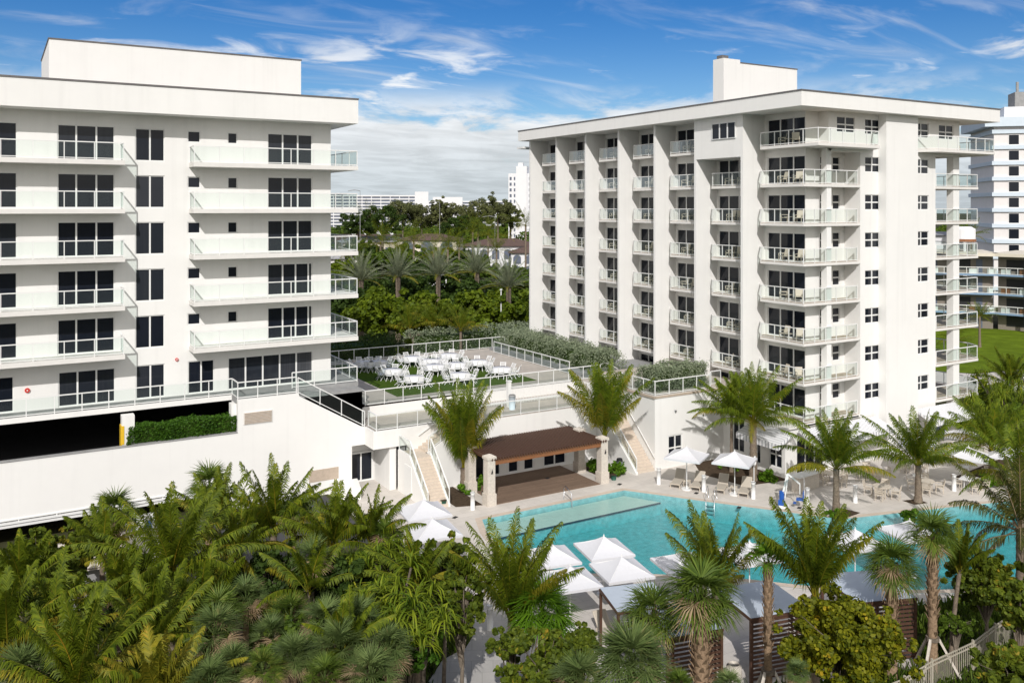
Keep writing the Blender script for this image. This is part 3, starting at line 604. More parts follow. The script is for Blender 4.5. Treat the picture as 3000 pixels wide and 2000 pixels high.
for h in hb: window(T2, yb, h, rows=2, name='window', fw=.05, gm='glass')
window(T2, lambda u, z, d: (48.56 + d, u, z), (48.85, 51.4, 24.35, 25.6), cols=3, name='window', fw=.05, gm='glass')
def balcony(poly, rail, zb, m='slab', th=.2, step=1.25):
    b = MB(); b.prism(poly, zb, zb + th - .012); s = b.build('balcony', m, T2)
    b = MB(); b.prism(offset(poly, -.04), zb + th - .011, zb + th); b.build('floor_tile', 'tile', s)
    railing(rail, zb + th, step, 1.03, parent=s)
    return s
for j in range(6):
    y0, y1 = FIN[j] + .242, FIN[j + 1] - .002
    for k in range(8):
        if (j == 0 and k == 0) or (k == 7): continue
        poly = [(50.998, y0), (50.3, y0), (XS, y0 + .8), (XS, y1 - .8), (50.3, y1), (50.998, y1)]
        balcony(poly, [(50.33, y0 + .05), (XS + .06, y0 + .83), (XS + .06, y1 - .83), (50.33, y1 - .05)], ZB[k])
for k in range(1, 8):
    poly = [(50.998, 48.138), (50.5, 48.138), (XS, 47.3), (XS, 43.2), (55.6, 43.2), (55.6, 43.298), (55.898, 43.298), (55.898, 44.738), (52.572, 44.738), (52.572, 44.198), (50.998, 44.198)]
    balcony(poly, [(50.5, 48.1), (XS + .07, 47.3), (XS + .07, 43.27), (55.5, 43.27), (55.5, 43.32)], ZB[k])
balcony([(50.998, 48.138), (50.5, 48.138), (XS, 47.3), (XS, 41.9), (56.3, 41.9), (57.4, 43.298), (52.398, 43.298), (52.398, 44.198), (50.998, 44.198)], [(50.5, 48.1), (XS + .07, 47.3), (XS + .07, 41.97), (56.2, 41.97), (57.25, 43.25)], ZB[0], th=.22)
b = MB(); b.box(52.2, 52.7, 43.3, 43.8, 3.4, 23.39); b.build('column', 'white', T2)
b = MB(); b.box(67.45, 68.25, 43.32, 43.9, 0, 23.19); b.build('column', 'white', T2)
for k in range(1, 8):
    poly = [(65.052, 43.2), (70.7, 43.2), (71.6, 44.6), (71.6, 48), (67.102, 48), (67.102, 45.098), (65.052, 45.098)]
    balcony(poly, [(65.08, 43.27), (70.65, 43.27), (71.53, 44.65), (71.53, 47.9)], ZB[k])
balcony([(62.4, 43.298), (63.4, 41.9), (70.9, 41.9), (72.4, 43.6), (72.4, 48), (68.252, 48), (68.252, 43.298)], [(62.5, 43.2), (63.43, 41.97), (70.85, 41.97), (72.3, 43.6), (72.3, 47.9)], ZB[0], th=.22)
b = MB(); b.box(48.0, 71.7, 41.95, 79.9, 26.1, 27.12); rf = b.build('roof', 'white', T2)
b = MB(); b.box(47.95, 71.75, 41.9, 79.95, 27.122, 27.22); b.build('coping', 'coping', rf)
b = MB(); b.box(48.2, 51, 79.3, 80.5, 25.3, 25.5); b.build('canopy', 'trim', T2)
b = MB(); b.box(50.48, 52.3, 52, 53.2, 27.23, 31.05); pt = b.build('chimney', 'white', T2); MB().box(50.6, 51.3, 52.3, 52.9, 31.05, 31.35).build('cap', 'coping', pt)
b = MB(); b.box(52.35, 59.3, 52.3, 53.6, 27.23, 30.85); pt = b.build('penthouse', 'white', T2); MB().box(52.3, 59.35, 52.26, 53.65, 30.852, 30.93).build('coping', 'coping', pt)
# right podium: tall north wall, west wall, awnings
P2 = world_thing('podium', 'white ground floor base of the right hotel tower with striped awnings', 'building base')
b = MB(); hh = [(41.95, 44.0, .05, 2.1)]
hh = [(42.55, 43.95, .45, 2.35)]
wall_holes(b, mapY(49.5), 41.3, 48.0, 0, 5.36, hh); b.quad((41.3, 49.5, 0), (41.3, 54.0, 0), (41.3, 54.0, 5.36), (41.3, 49.5, 5.36))
hx = [(47.3, 48.5, .8, 3.35), (45.7, 46.5, .4, 3.2), (43.7, 44.9, .55, 2.35)]
wall_holes(b, mapX(48.0), 43.4, 49.5, 0, 3.6, hx); b.box(48.002, 48.4, 48.2, 49.5, 3.6, 5.36)
hs2 = [(49.2, 52.0, .1, 2.5), (56.0, 59.0, .1, 2.5), (61.9, 63.5, .2, 2.6)]
wall_holes(b, mapY(43.4), 48.0, 55.9, 0, 3.4, hs2[:1])
b.build('wall', 'white', P2)
for h in hh: window(P2, mapY(49.5), h, cols=2, rows=2, fw=.1)
for h in hx: window(P2, mapX(48.0), h, cols=2, rows=2 if h[0] < 45 else 1, fw=.08, gm='glass')
window(P2, mapY(43.4), hs2[0], cols=3, name='glass_door', gm='glass')
b = MB(); b.box(41.26, 48.44, 49.44, 49.5, 5.2, 5.36); b.box(41.2, 41.298, 49.44, 54, 5.2, 5.36); b.build('ledge', 'tile', P2)
b = MB(); b.box(47.95, 55.85, 43.2, 48.14, 3.42, 3.56); b.build('canopy', 'slab', P2)
def awn(p0, p1, out, z1, z0, label):
    a = world_thing('awning', label, 'awning')
    b = MB(); o = Vector(out)
    P0, P1 = Vector((*p0, z1)), Vector((*p1, z1)); Q0, Q1 = Vector((p0[0] + o.x, p0[1] + o.y, z0)), Vector((p1[0] + o.x, p1[1] + o.y, z0))
    b.quad(P0, P1, Q1, Q0); b.quad(P0 - Vector((0, 0, .03)), P1 - Vector((0, 0, .03)), Q1 - Vector((0, 0, .03)), Q0 - Vector((0, 0, .03))); c = b.build('canopy', 'awning', a)
    b = MB(); b.quad(Q0, Q1, Q1 - Vector((0, 0, .42)), Q0 - Vector((0, 0, .42)))
    for A, B in ((P0, Q0), (P1, Q1)): b.add([A, B, B - Vector((0, 0, .42)), A - Vector((0, 0, .1))], [(0, 1, 2, 3)])
    b.build('valance', 'awning', c)
    return a
awn((47.96, 46.6), (47.96, 42.6), (-1.5, 0), 3.35, 2.75, 'striped white awning over the window of the low wall behind the two-palm bed')
awn((49.0, 43.1), (57.4, 43.1), (0, -1.6), 3.3, 2.75, 'long striped awning on the poolside front behind the middle coconut palm')
awn((61.9, 43.0), (67.0, 43.0), (0, -1.8), 3.3, 2.75, 'striped awning at the far right end of the poolside front')

# ================= vegetation =================
def mesh_np(name, V, F, m, parent=None, mats=None, idx=None):
    """V (n,3) array, F list of int arrays of equal-length faces"""
    me = bpy.data.meshes.new(name); V = np.asarray(V, np.float32)
    nl = sum(f.size for f in F); nf = sum(len(f) for f in F)
    me.vertices.add(len(V)); me.vertices.foreach_set('co', V.ravel()); me.loops.add(nl); me.polygons.add(nf)
    li = np.concatenate([f.ravel() for f in F]).astype(np.int32); tot = np.concatenate([np.full(len(f), f.shape[1]) for f in F]).astype(np.int32)
    st = np.concatenate([[0], np.cumsum(tot)[:-1]]).astype(np.int32)
    me.loops.foreach_set('vertex_index', li); me.polygons.foreach_set('loop_start', st); me.polygons.foreach_set('loop_total', tot)
    for x in (mats or [m]): me.materials.append(M[x])
    if idx is not None: me.polygons.foreach_set('material_index', np.asarray(idx, np.int32))
    me.update(calc_edges=True); me.validate()
    o = bpy.data.objects.new(name, me); COL.objects.link(o)
    if parent is not None: o.parent = parent
    return o
class Leaves:
    def __init__(s): s.V = []; s.Q = []; s.T = []; s.qi = []; s.ti = []; s.n = 0
    def add(s, V, Q=None, T=None, mi=0):
        V = np.asarray(V, float).reshape(-1, 3)
        if Q is not None and len(Q): s.Q.append(np.asarray(Q) + s.n); s.qi.append(np.full(len(Q), mi))
        if T is not None and len(T): s.T.append(np.asarray(T) + s.n); s.ti.append(np.full(len(T), mi))
        s.V.append(V); s.n += len(V)
    def build(s, name, mats, parent=None):
        F = []; I = []
        if s.Q: F.append(np.concatenate(s.Q)); I.append(np.concatenate(s.qi))
        if s.T: F.append(np.concatenate(s.T)); I.append(np.concatenate(s.ti))
        return mesh_np(name, np.concatenate(s.V), F, None, parent, mats, np.concatenate(I))
def unit(v): return v / np.maximum(np.linalg.norm(v, axis=-1, keepdims=True), 1e-9)
def frond(lv, org, az, el, L, curve, wid, n=38, lw=.05, droop=.5, mi=0, rad=.03, wind=0.0, vee=.35):
    """feather leaf: rachis curve with two rows of narrow leaflets"""
    t = np.linspace(0, 1, 14); e = el - curve * t ** 1.35; a = az + wind * t ** 1.5
    d = np.stack([np.cos(e) * np.cos(a), np.cos(e) * np.sin(a), np.sin(e)], 1)
    P = np.concatenate([[org], org + np.cumsum(d[:-1] * (L / 13), 0)])
    # rachis as a flat three sided strip
    side = unit(np.cross(d, [0, 0, 1.0])); up = unit(np.cross(side, d)); r = (rad * (1 - .85 * t))[:, None]
    ring = np.stack([P + side * r, P - side * r, P - up * r * 1.2], 1).reshape(-1, 3)
    q = []
    for i in range(13):
        for k in range(3): q.append((i * 3 + k, i * 3 + (k + 1) % 3, i * 3 + 3 + (k + 1) % 3, i * 3 + 3 + k))
    lv.add(ring, q, mi=2)
    tt = np.linspace(.16, .99, n) + RNG.uniform(-.005, .005, n); ii = np.clip(tt * 13, 0, 12.999); i0 = ii.astype(int); f = (ii - i0)[:, None]
    B = P[i0] * (1 - f) + P[i0 + 1] * f; D = unit(d[i0] * (1 - f) + d[i0 + 1] * f)
    Sd = unit(np.cross(D, [0, 0, 1.0])); Up = unit(np.cross(Sd, D)); rl = RNG.normal(0, .45); Sd, Up = Sd * math.cos(rl) + Up * math.sin(rl), Up * math.cos(rl) - Sd * math.sin(rl)
    prof = np.sin(np.pi * np.clip(tt * .86 + .12, 0, 1)) ** .6
    for sg in (1, -1):
        ll = (wid * prof * RNG.uniform(.82, 1.1, n))[:, None]
        dr = unit(sg * Sd * .85 + D * (.7 + 1.0 * tt[:, None]) + Up * vee + np.array([0, 0, -.38]) * min(1, droop) + RNG.normal(0, .12, (n, 3)))
        mid = B + dr * ll * .5; tipd = unit(dr + np.array([0, 0, -1.25]) * droop * RNG.uniform(.5, 1.6, (n, 1)))
        tip = mid + tipd * ll * .52
        w_ = D * lw * .5
        V = np.stack([B - w_ * .7, B + w_ * .7, mid + w_, mid - w_, tip], 1).reshape(-1, 3)
        k = np.arange(n)[:, None] * 5
        lv.add(V, k + np.array([[0, 1, 2, 3]]), k + np.array([[3, 2, 4]]), mi)
def coco_crown(R, n=20, wind=0.0, upr=.5, old=4, leafn=70, lw=.046):
    lv = Leaves(); g = 2.39996; lo = -22 + 62 * upr; kc = 1.0 if upr < 1 else .6
    for i in range(n):
        f = (i / n) ** (1.15 if upr > .6 else 1); el = R_(86 - f * (86 - lo)) + RNG.normal(0, .08)
        cv = R_(14 + (34 + 38 * (1 - min(upr, 1))) * f * kc) + RNG.uniform(-.1, .25); L = R * (.82 + .24 * math.sin(f * 2.8)) * RNG.uniform(.88, 1.1)
        frond(lv, np.array([0, 0, 0.0]) + RNG.normal(0, .05, 3), i * g + RNG.normal(0, .2), el, L * 1.12, cv, R * .215, leafn, lw * (1.4 if R > 4 else 1.1), .9 + f * 1.1, 1 if (i >= n - old and RNG.random() < .75) else 0, .035, wind * RNG.uniform(-1, 1), .25 - .35 * f)
    return lv
def trunk_mesh(pts, rs, m, parent, n=10, rings=0):
    b = MB(); P = [Vector(p) for p in pts]
    if rings:
        Q, RR = [], []
        for i in range(rings + 1):
            t = i / rings * (len(P) - 1); k = min(int(t), len(P) - 2); f = t - k; Q.append(P[k].lerp(P[k + 1], f)); RR.append((rs[k] * (1 - f) + rs[k + 1] * f) * (1.07 if i % 2 else .96))
        P, rs = Q, RR
    b.tube(P, rs, n); return b.build('trunk', m, parent, True)
def coconut(px, py, d, R, label, z0=0.0, n=22, upr=.5, wind=.3, old=4, mats=('coco', 'coco_yellow', 'coco_yellow'), lean=(0, 0), name='coconut_palm', group=None, tr=.17, leafn=70, rot=None, cat='palm tree'):
    x, y, z = at(px, py, d); bx, by = x - lean[0], y - lean[1]
    p = thing(name, label, cat, (bx, by, z0), 0, group); n = int(n * 1.25)
    H = z - z0; pts = [(lean[0] * f ** 1.6, lean[1] * f ** 1.6, H * f) for f in (0, .25, .5, .75, 1)]
    trunk_mesh(pts, [tr * 1.45, tr * 1.1, tr, tr * .92, tr * .95], 'trunk', p, 10, max(6, int(H * 5)))
    lv = coco_crown(R, n, wind, upr, old, leafn)
    c = lv.build('crown', mats, p); c.location = (lean[0], lean[1], H - .05); c.rotation_euler = (0, 0, rot if rot is not None else random.uniform(0, 6.28))
    return p
def fanleaf(lv, org, az, el, pet, r, n=26, span=118, droop=.5, mi=0, cost=.4):
    d = np.array([math.cos(el) * math.cos(az), math.cos(el) * math.sin(az), math.sin(el)]); s = unit(np.cross(d, [0, 0, 1.0])); s = s if np.linalg.norm(s) > .5 else np.array([1.0, 0, 0]); u = unit(np.cross(s, d))
    h = org + d * pet + np.array([0, 0, -.12 * pet * max(0, math.cos(el))])
    w = s * .018
    lv.add([org - w, org + w, h + w, h - w], [(0, 1, 2, 3)], mi=2)
    el2 = el - .35 - RNG.uniform(0, .3); D = np.array([math.cos(el2) * math.cos(az), math.cos(el2) * math.sin(az), math.sin(el2)]); U = unit(np.cross(s, D))
    th = np.radians(np.linspace(-span, span, n)); rr = (r * (.72 + .28 * np.cos(th * .6)) * RNG.uniform(.9, 1.06, n))[:, None]
    dr = np.cos(th)[:, None] * D + np.sin(th)[:, None] * s + U * (cost * np.abs(np.sin(th)) - .1)[:, None]; dr = unit(dr + RNG.normal(0, .03, (n, 3)))
    pr = unit(np.cross(dr, U)); hw = r * .5 * math.radians(2 * span / n) * .5
    mid = h + dr * rr * .52; tip = mid + unit(dr + np.array([0, 0, -1.0]) * droop * RNG.uniform(.5, 1.5, (n, 1))) * rr * .5
    V = np.stack([h + dr * r * .04 - pr * .008, h + dr * r * .04 + pr * .008, mid + pr * hw * .62, mid - pr * hw * .62, tip], 1).reshape(-1, 3); k = np.arange(n)[:, None] * 5
    lv.add(V, k + np.array([[0, 1, 2, 3]]), k + np.array([[3, 2, 4]]), mi)
def fan_crown(R, n=30, dead=4, droop=.55, lo=-40, r=.62, span=118, hi=86):
    lv = Leaves()
    for i in range(n):
        f = i / n; el = R_(hi) - f * R_(hi - lo) + RNG.normal(0, .08)
        fanleaf(lv, np.array([0, 0, 0.0]), i * 2.39996 + RNG.normal(0, .2), el, R * (1 - r) * RNG.uniform(.8, 1.15), R * r * RNG.uniform(.85, 1.12), 26, span, droop * (.5 + f), 1 if (i >= n - dead or (i > n * .45 and RNG.random() < dead / n * .5)) else 0)
    return lv
def fanpalm(px, py, d, R, label, mats=('sabal', 'dead', 'sabal'), z0=0.0, n=30, dead=3, tr=.2, boots=True, name='fan_palm', lean=(0, 0), lo=-40, droop=.55, group=None, r=.62, hi=86, cat='palm tree', trunkm='boot', stub=False):
    x, y, z = at(px, py, d); p = thing(name, label, cat, (x - lean[0], y - lean[1], z0), 0, group); H = max(z - z0, .3)
    if not stub:
        trunk_mesh([(0, 0, 0), (lean[0] * .3, lean[1] * .3, H * .5), (lean[0], lean[1], H)], [tr * 1.15, tr * .9, tr * 1.1], trunkm, p, 12, max(5, int(H * 7)))
        if boots:
            b = MB()
            for i in range(int(H * 16)):
                a = i * 2.39996; h = H * .42 + i / (H * 16) * H * .58; t = h / H; ox = lean[0] * t ** 1.5; oy = lean[1] * t ** 1.5
                b.add([(ox + math.cos(a - .35) * tr, oy + math.sin(a - .35) * tr, h - .02), (ox + math.cos(a + .35) * tr, oy + math.sin(a + .35) * tr, h - .02), (ox + math.cos(a + .08) * tr * 1.7, oy + math.sin(a + .08) * tr * 1.7, h + .26), (ox + math.cos(a - .08) * tr * 1.7, oy + math.sin(a - .08) * tr * 1.7, h + .26), (ox + math.cos(a) * tr * 1.05, oy + math.sin(a) * tr * 1.05, h + .1)], [(0, 1, 2, 3), (0, 3, 4), (1, 4, 2)])
            b.build('leaf_base', 'boot', p)
    lv = fan_crown(R, n, dead, droop, lo, r, hi=hi); c = lv.build('crown', mats, p); c.location = (lean[0], lean[1], H); c.rotation_euler = (0, 0, random.uniform(0, 6))
    return p
def blobleaves(centres, radii, count, size, up=.3, flat=.5, hexa=True, fill=.45):
    C = np.asarray(centres, float); Rr = np.asarray(radii, float); w_ = Rr ** 2; k = RNG.choice(len(C), count, p=w_ / w_.sum())
    dv = unit(RNG.normal(0, 1, (count, 3))); rad = Rr[k] * (RNG.uniform(fill ** 3, 1, count) ** (1 / 3)); P = C[k] + dv * rad[:, None] * np.array([1, 1, .85])
    nm = unit(dv * .7 + RNG.normal(0, flat, (count, 3)) + np.array([0, 0, up])); a = unit(np.cross(nm, RNG.normal(0, 1, (count, 3)))); b_ = np.cross(nm, a)
    s = (size * RNG.uniform(.7, 1.25, count))[:, None]
    if hexa:
        V = np.stack([P + a * s, P + (a * .45 + b_ * .62) * s + nm * s * .12, P + (-a * .5 + b_ * .58) * s + nm * s * .1, P - a * s * .95, P + (-a * .5 - b_ * .58) * s + nm * s * .1, P + (a * .45 - b_ * .62) * s + nm * s * .12], 1).reshape(-1, 3)
        q = np.arange(count)[:, None] * 6; F = [np.concatenate([q + np.array([[0, 1, 2, 3]]), q + np.array([[3, 4, 5, 0]])])]
    else:
        V = np.stack([P + a * s, P + b_ * s * .45, P - a * s, P - b_ * s * .45], 1).reshape(-1, 3); q = np.arange(count)[:, None] * 4; F = [q + np.array([[0, 1, 2, 3]])]
    return V, F
def lobed_blobs(rx, ry, rz, n, br):
    C, Rd = crown_blobs(rx * .72, ry * .72, rz * .8, n // 2, br); k = RNG.integers(4, 7)
    for j in range(k):
        a = j * 6.2832 / k + RNG.uniform(-.4, .4); f = RNG.uniform(.42, .62); h = RNG.uniform(-.35, .35); s = RNG.uniform(.32, .52)
        c, r = crown_blobs(rx * s, ry * s, rz * s, max(3, n // (2 * k)), (br[0] * 1.5, br[1] * 1.5))
        C += [[p[0] + math.cos(a) * rx * f, p[1] + math.sin(a) * ry * f, p[2] + rz * h] for p in c]; Rd += r
    for j in range(n // 5):   # stray shoots
        v = unit(RNG.normal(0, 1, 3)); v[2] = abs(v[2]) * .8; C.append([v[0] * rx * RNG.uniform(.85, 1.15), v[1] * ry * RNG.uniform(.85, 1.15), v[2] * rz * RNG.uniform(.85, 1.15)]); Rd.append(br[0] * min(rx, rz) * RNG.uniform(.5, .9))
    return C, Rd
def crown_blobs(rx, ry, rz, n, br=(.25, .42), base=0.0):
    C, Rd = [], []
    for i in range(n):
        v = unit(RNG.normal(0, 1, 3)); s = RNG.uniform(.3, 1.12) ** .6; r_ = RNG.uniform(*br) * min(rx, ry, rz * 1.3)
        C.append([v[0] * s * (rx - r_ * .6), v[1] * s * (ry - r_ * .6), v[2] * s * (rz - r_ * .5) + base]); Rd.append(r_)
    return C, Rd
def tree(name, label, x, y, H, rx, rz, m='tree', n=26, count=5000, size=.2, group=None, ry=None, hexa=False, z0=0.0, tr=.18, cat='tree', branches=True, br=(.25, .42), base=None):
    p = thing(name, label, cat, (x, y, z0), 0, group); ry = ry or rx; cz = (H - rz) if base is None else base
    C, Rd = (lobed_blobs if hexa and n > 20 else crown_blobs)(rx, ry, rz, n, br); V, F = blobleaves(C, Rd, count, size, hexa=hexa); V = V + np.array([0, 0, cz])
    if z0 == 0: V[:, 2] = np.maximum(V[:, 2], .03 + .1 * RNG.random(len(V)))
    b = MB(); b.tube([(0, 0, 0), (.1, .05, cz * .5), (0, 0, cz)], [tr * 1.3, tr, tr * .7], 8)
    if branches:
        for i in range(0, len(C), 3):
            c = C[i]; b.tube([(0, 0, cz * .45), (c[0] * .45, c[1] * .45, cz + c[2] * .3), (c[0], c[1], cz + c[2])], [tr * .5, tr * .3, tr * .12], 5)
    b.build('trunk', 'bark', p, True); mesh_np('crown', V, F, m, p)
    return p
def bush(px, py, d, rx, rz, label, m='grape', count=7000, size=.1, n=40, name='sea_grape_bush', group=None, ry=None, cat='shrub'):
    x, y, z = at(px, py, d); return tree(name, label, x, y, z, rx, rz, m, int(n * 1.9), int(count * 1.1), size, group, ry, True, 0, .07, cat, True, (.13, .27), z)


# ---- coconut palms by the pool ----
coconut(1357, 1368, 59.0, 5.0, 'full coconut palm in the bed between the L shaped stairs and the pergola', n=24, upr=1.5, tr=.2, old=6, mats=('coco_fresh', 'coco_yellow', 'coco_yellow'))
coconut(1772, 1275, 61.8, 4.6, 'coconut palm rising behind the right front pillar of the pergola', n=22, upr=1.35, tr=.17, old=7, mats=('coco_fresh', 'coco_yellow', 'coco_yellow'))
coconut(2143, 1215, 63.3, 3.1, 'coconut palm with the thin smooth trunk against the tall white wall', n=20, upr=.5, tr=.11, mats=('coco_fresh', 'coco_yellow', 'coco_yellow'))
coconut(2207, 1238, 61.4, 3.8, 'coconut palm with the thick rough trunk behind the second deck umbrella', n=25, upr=.65, tr=.24, old=2, mats=('coco_fresh', 'coco_yellow', 'coco_yellow'))
coconut(2450, 1372, 54.6, 3.4, 'coconut palm standing on the planted point where the pool edge turns', n=24, upr=.7, tr=.19, mats=('coco_fresh', 'coco_yellow', 'coco_yellow'))
coconut(2690, 1362, 56.8, 3.6, 'coconut palm with one orange old frond beside the round patio tables', n=24, upr=.65, old=5, tr=.19, mats=('coco_fresh', 'coco_yellow', 'coco_yellow'))
coconut(2905, 1320, 60.5, 4.0, 'coconut palm at the far right end of the pool deck by the far umbrellas', n=18, upr=.75, tr=.2, mats=('coco_fresh', 'coco_yellow', 'coco_yellow'))
coconut(2992, 1400, 44, 3.0, 'coconut palm cut by the right frame edge above the dark leaning palm', n=15, upr=.35, tr=.14, mats=('coco_fresh', 'coco_yellow', 'coco_yellow'))
coconut(2992, 1550, 38, 3.3, 'dark coconut palm with dry hanging fronds at the right frame edge', n=20, upr=-.05, mats=('coco_dark', 'dead', 'dead'), old=8, tr=.22)
# ---- foreground coconut palms ----
coconut(2388, 1745, 32.5, 3.3, 'large coconut palm with arching pale ribs rising behind the yellow bush', n=18, upr=1.2, tr=.16, old=2)
coconut(1499, 1815, 33.5, 3.4, 'large upright coconut palm left of the pool umbrellas', n=20, upr=1.2, tr=.16, old=3)
coconut(2095, 1735, 36.5, 3.0, 'coconut palm fanning up right behind the thick trunked fan palm', n=16, upr=1.2, tr=.14, old=3)
coconut(2812, 1668, 36.5, 1.8, 'small yellow green coconut palm on a bent trunk near the picket fence', n=10, upr=1.2, tr=.09, old=0, lean=(.3, -.2))
coconut(505, 1690, 33, 3.3, 'large coconut palm with wide fan of fronds in front of the garage wall', n=21, upr=.75, tr=.16)
coconut(800, 1560, 38, 2.9, 'tall coconut palm whose tips reach over the white garage wall', n=18, upr=.9, tr=.16)
coconut(980, 1605, 37, 2.7, 'coconut palm left of the two umbrellas by the stairs', n=17, upr=.8, tr=.14)
coconut(700, 1620, 36, 2.4, 'coconut palm with yellowing fronds in the middle of the left thicket', n=16, upr=.4, old=8, tr=.14)
coconut(1090, 1590, 36.5, 2.3, 'ragged coconut palm beside the double door', n=13, upr=.75, tr=.13)
coconut(1225, 1715, 33, 2.0, 'coconut palm half buried in the sea grape right of the thicket', n=13, upr=.6, tr=.13)
coconut(60, 1730, 33, 2.2, 'coconut palm cut by the left frame edge behind the sea grape', n=16, upr=.6, tr=.14)
coconut(225, 2030, 25.5, 2.9, 'coconut palm at the bottom left with one long arching frond', n=15, upr=.85, tr=.14)
coconut(445, 1900, 28.5, 2.5, 'coconut palm at the bottom left standing right of the arching one', n=16, upr=.75, tr=.14)
coconut(15, 1900, 28, 2.7, 'lowest coconut palm cut by the left frame edge', n=14, upr=.7, tr=.14)
coconut(460, 2070, 25, 2.3, 'yellow leaved coconut palm cut by the bottom frame edge', n=13, upr=.8, tr=.12, mats=('coco_yellow', 'coco_yellow', 'coco_yellow'))
coconut(300, 1610, 38, 2.2, 'old yellow coconut palm drooping below the short trunked fan palm', n=13, upr=-.1, old=9, tr=.12)
coconut(590, 1800, 31, 2.3, 'coconut palm with bright yellow tips in the left thicket', n=12, upr=.35, old=6, tr=.12)
coconut(900, 1730, 32, 2.2, 'coconut palm in the dark gap of the left thicket', n=12, upr=.5, tr=.12)
coconut(350, 1760, 32, 2.3, 'coconut palm between the sea grape and the wide fan of fronds', n=14, upr=.6, tr=.13)
coconut(160, 1860, 29.5, 2.5, 'coconut palm below the sea grape at the left', n=13, upr=.55, tr=.12)
coconut(640, 1540, 42, 2.6, 'coconut palm with thin fronds right of the round headed fan palm', n=14, upr=.8, tr=.14)
# ---- fan palms ----
fanpalm(2055, 1752, 30.5, 1.75, 'big fan palm with a thick braided trunk in front of the brown cabana', n=38, tr=.27, dead=3)
fanpalm(2250, 1650, 33, 1.25, 'slim fan palm with a small upright head in front of the blue grey cabana roof', n=10, tr=.15, lo=20, dead=0, mats=('licuala', 'dead', 'licuala'))
fanpalm(2612, 1660, 35.5, 1.55, 'round headed fan palm rising out of the yellow bush', n=34, tr=.2)
fanpalm(2732, 1572, 35.5, 1.4, 'tall staked fan palm with a long straight trunk by the picket fence', n=26, tr=.185, lo=-25, dead=2)
fanpalm(332, 1500, 41, 1.45, 'dense fan palm on an orange trunk in front of the lower garage opening', n=34, tr=.24, dead=8, lo=-60)
fanpalm(612, 1425, 46, 1.6, 'round headed fan palm against the white garage wall', n=30, tr=.18)
fanpalm(1590, 1800, 33, 1.75, 'bright green fan palm right of the large upright coconut palm', n=40, tr=.15, mats=('licuala', 'dead', 'licuala'), dead=3, boots=False)
fanpalm(1915, 1810, 32, 1.6, 'fan palm with dry stalks left of the thick trunked one', n=30, tr=.17, mats=('sabal', 'dead', 'dead'), dead=5)
fanpalm(915, 1640, 32.5, 1.05, 'small spiky fan palm on a thin grey trunk in the left thicket', n=16, tr=.08, lo=-10, boots=False, trunkm='bark', droop=.15, mats=('palmetto', 'dead', 'palmetto'))
fanpalm(640, 1800, 29.5, 1.2, 'spiky fan palm with stiff leaves low in the left thicket', n=20, tr=.1, lo=-10, boots=False, droop=.2, mats=('sabal', 'dead', 'palmetto'))
fanpalm(60, 1975, 26.5, 1.15, 'dark stiff fan palm at the bottom left corner', n=20, tr=.1, lo=-20, boots=False, droop=.15, mats=('palmetto', 'dead', 'palmetto'))
fanpalm(860, 1500, 38, 1.0, 'small fan palm in front of the double door', n=18, tr=.09, lo=-20, boots=False)
fanpalm(1130, 1570, 36, .95, 'fan palm with upright spikes left of the two umbrellas', n=16, tr=.09, lo=0, boots=False, droop=.2)
PAL = [(690, 1965, 25.5, 1.15, 'just right of the yellow palm'), (770, 1990, 25, 1.1, 'second from the left along the bottom edge'), (850, 1935, 26, 1.25, 'in the middle left of the bottom row'), (930, 1985, 25.2, 1.1, 'at the bottom edge under the middle'), (1000, 1930, 26.5, 1.2, 'in the middle of the bottom row'), (1080, 1985, 25.5, 1.1, 'at the bottom edge beside the shaded lawn'), (1125, 1920, 27, 1.1, 'beside the shaded lawn'),
       (600, 2010, 24.5, 1.2, 'cut by the frame below the thicket'), (770, 1850, 28.5, 1.05, 'behind the bottom row at the left'), (860, 1820, 29.5, 1.0, 'behind the bottom row left of the middle'), (940, 1850, 28.5, 1.1, 'behind the bottom row at the middle'), (1050, 1850, 29, 1.1, 'behind the bottom row at the right'), (710, 1760, 31, 1.0, 'below the dark gap'), (650, 1880, 27.5, 1.05, 'left of the bottom row beside the yellow palm'),
       (1990, 1995, 26, .8, 'at the foot of the thick trunked palm'), (2110, 2010, 26, .7, 'between the stone urn and the thick trunk'), (2320, 1990, 27, .7, 'below the slim fan palm')]
for px, py, d, R, w_ in PAL:
    px += random.uniform(-25, 25); py += random.uniform(-25, 20)
    fanpalm(px, py, d, R * random.uniform(.7, 1.15), 'low green palmetto clump ' + w_, mats=('palmetto' if RNG.random() < .7 else 'sabal', 'dead', 'palmetto'), n=random.randint(26, 44), dead=8, lo=-30, hi=88, droop=random.uniform(.05, .35), name='palmetto', group='low palmetto clumps', r=.52, tr=.1, boots=False, cat='palmetto')
fanpalm(1850, 1945, 27, 1.6, 'big blue green palmetto with stiff fans at the bottom middle', mats=('palmetto', 'dead', 'palmetto'), n=44, dead=2, lo=-15, droop=.2, name='palmetto', r=.6, tr=.12, boots=False, cat='palmetto')
fanpalm(1700, 1995, 26.5, 1.2, 'palmetto clump left of the big blue green one', mats=('palmetto', 'dead', 'palmetto'), n=22, dead=3, lo=-15, droop=.2, name='palmetto', r=.6, tr=.12, boots=False, cat='palmetto')
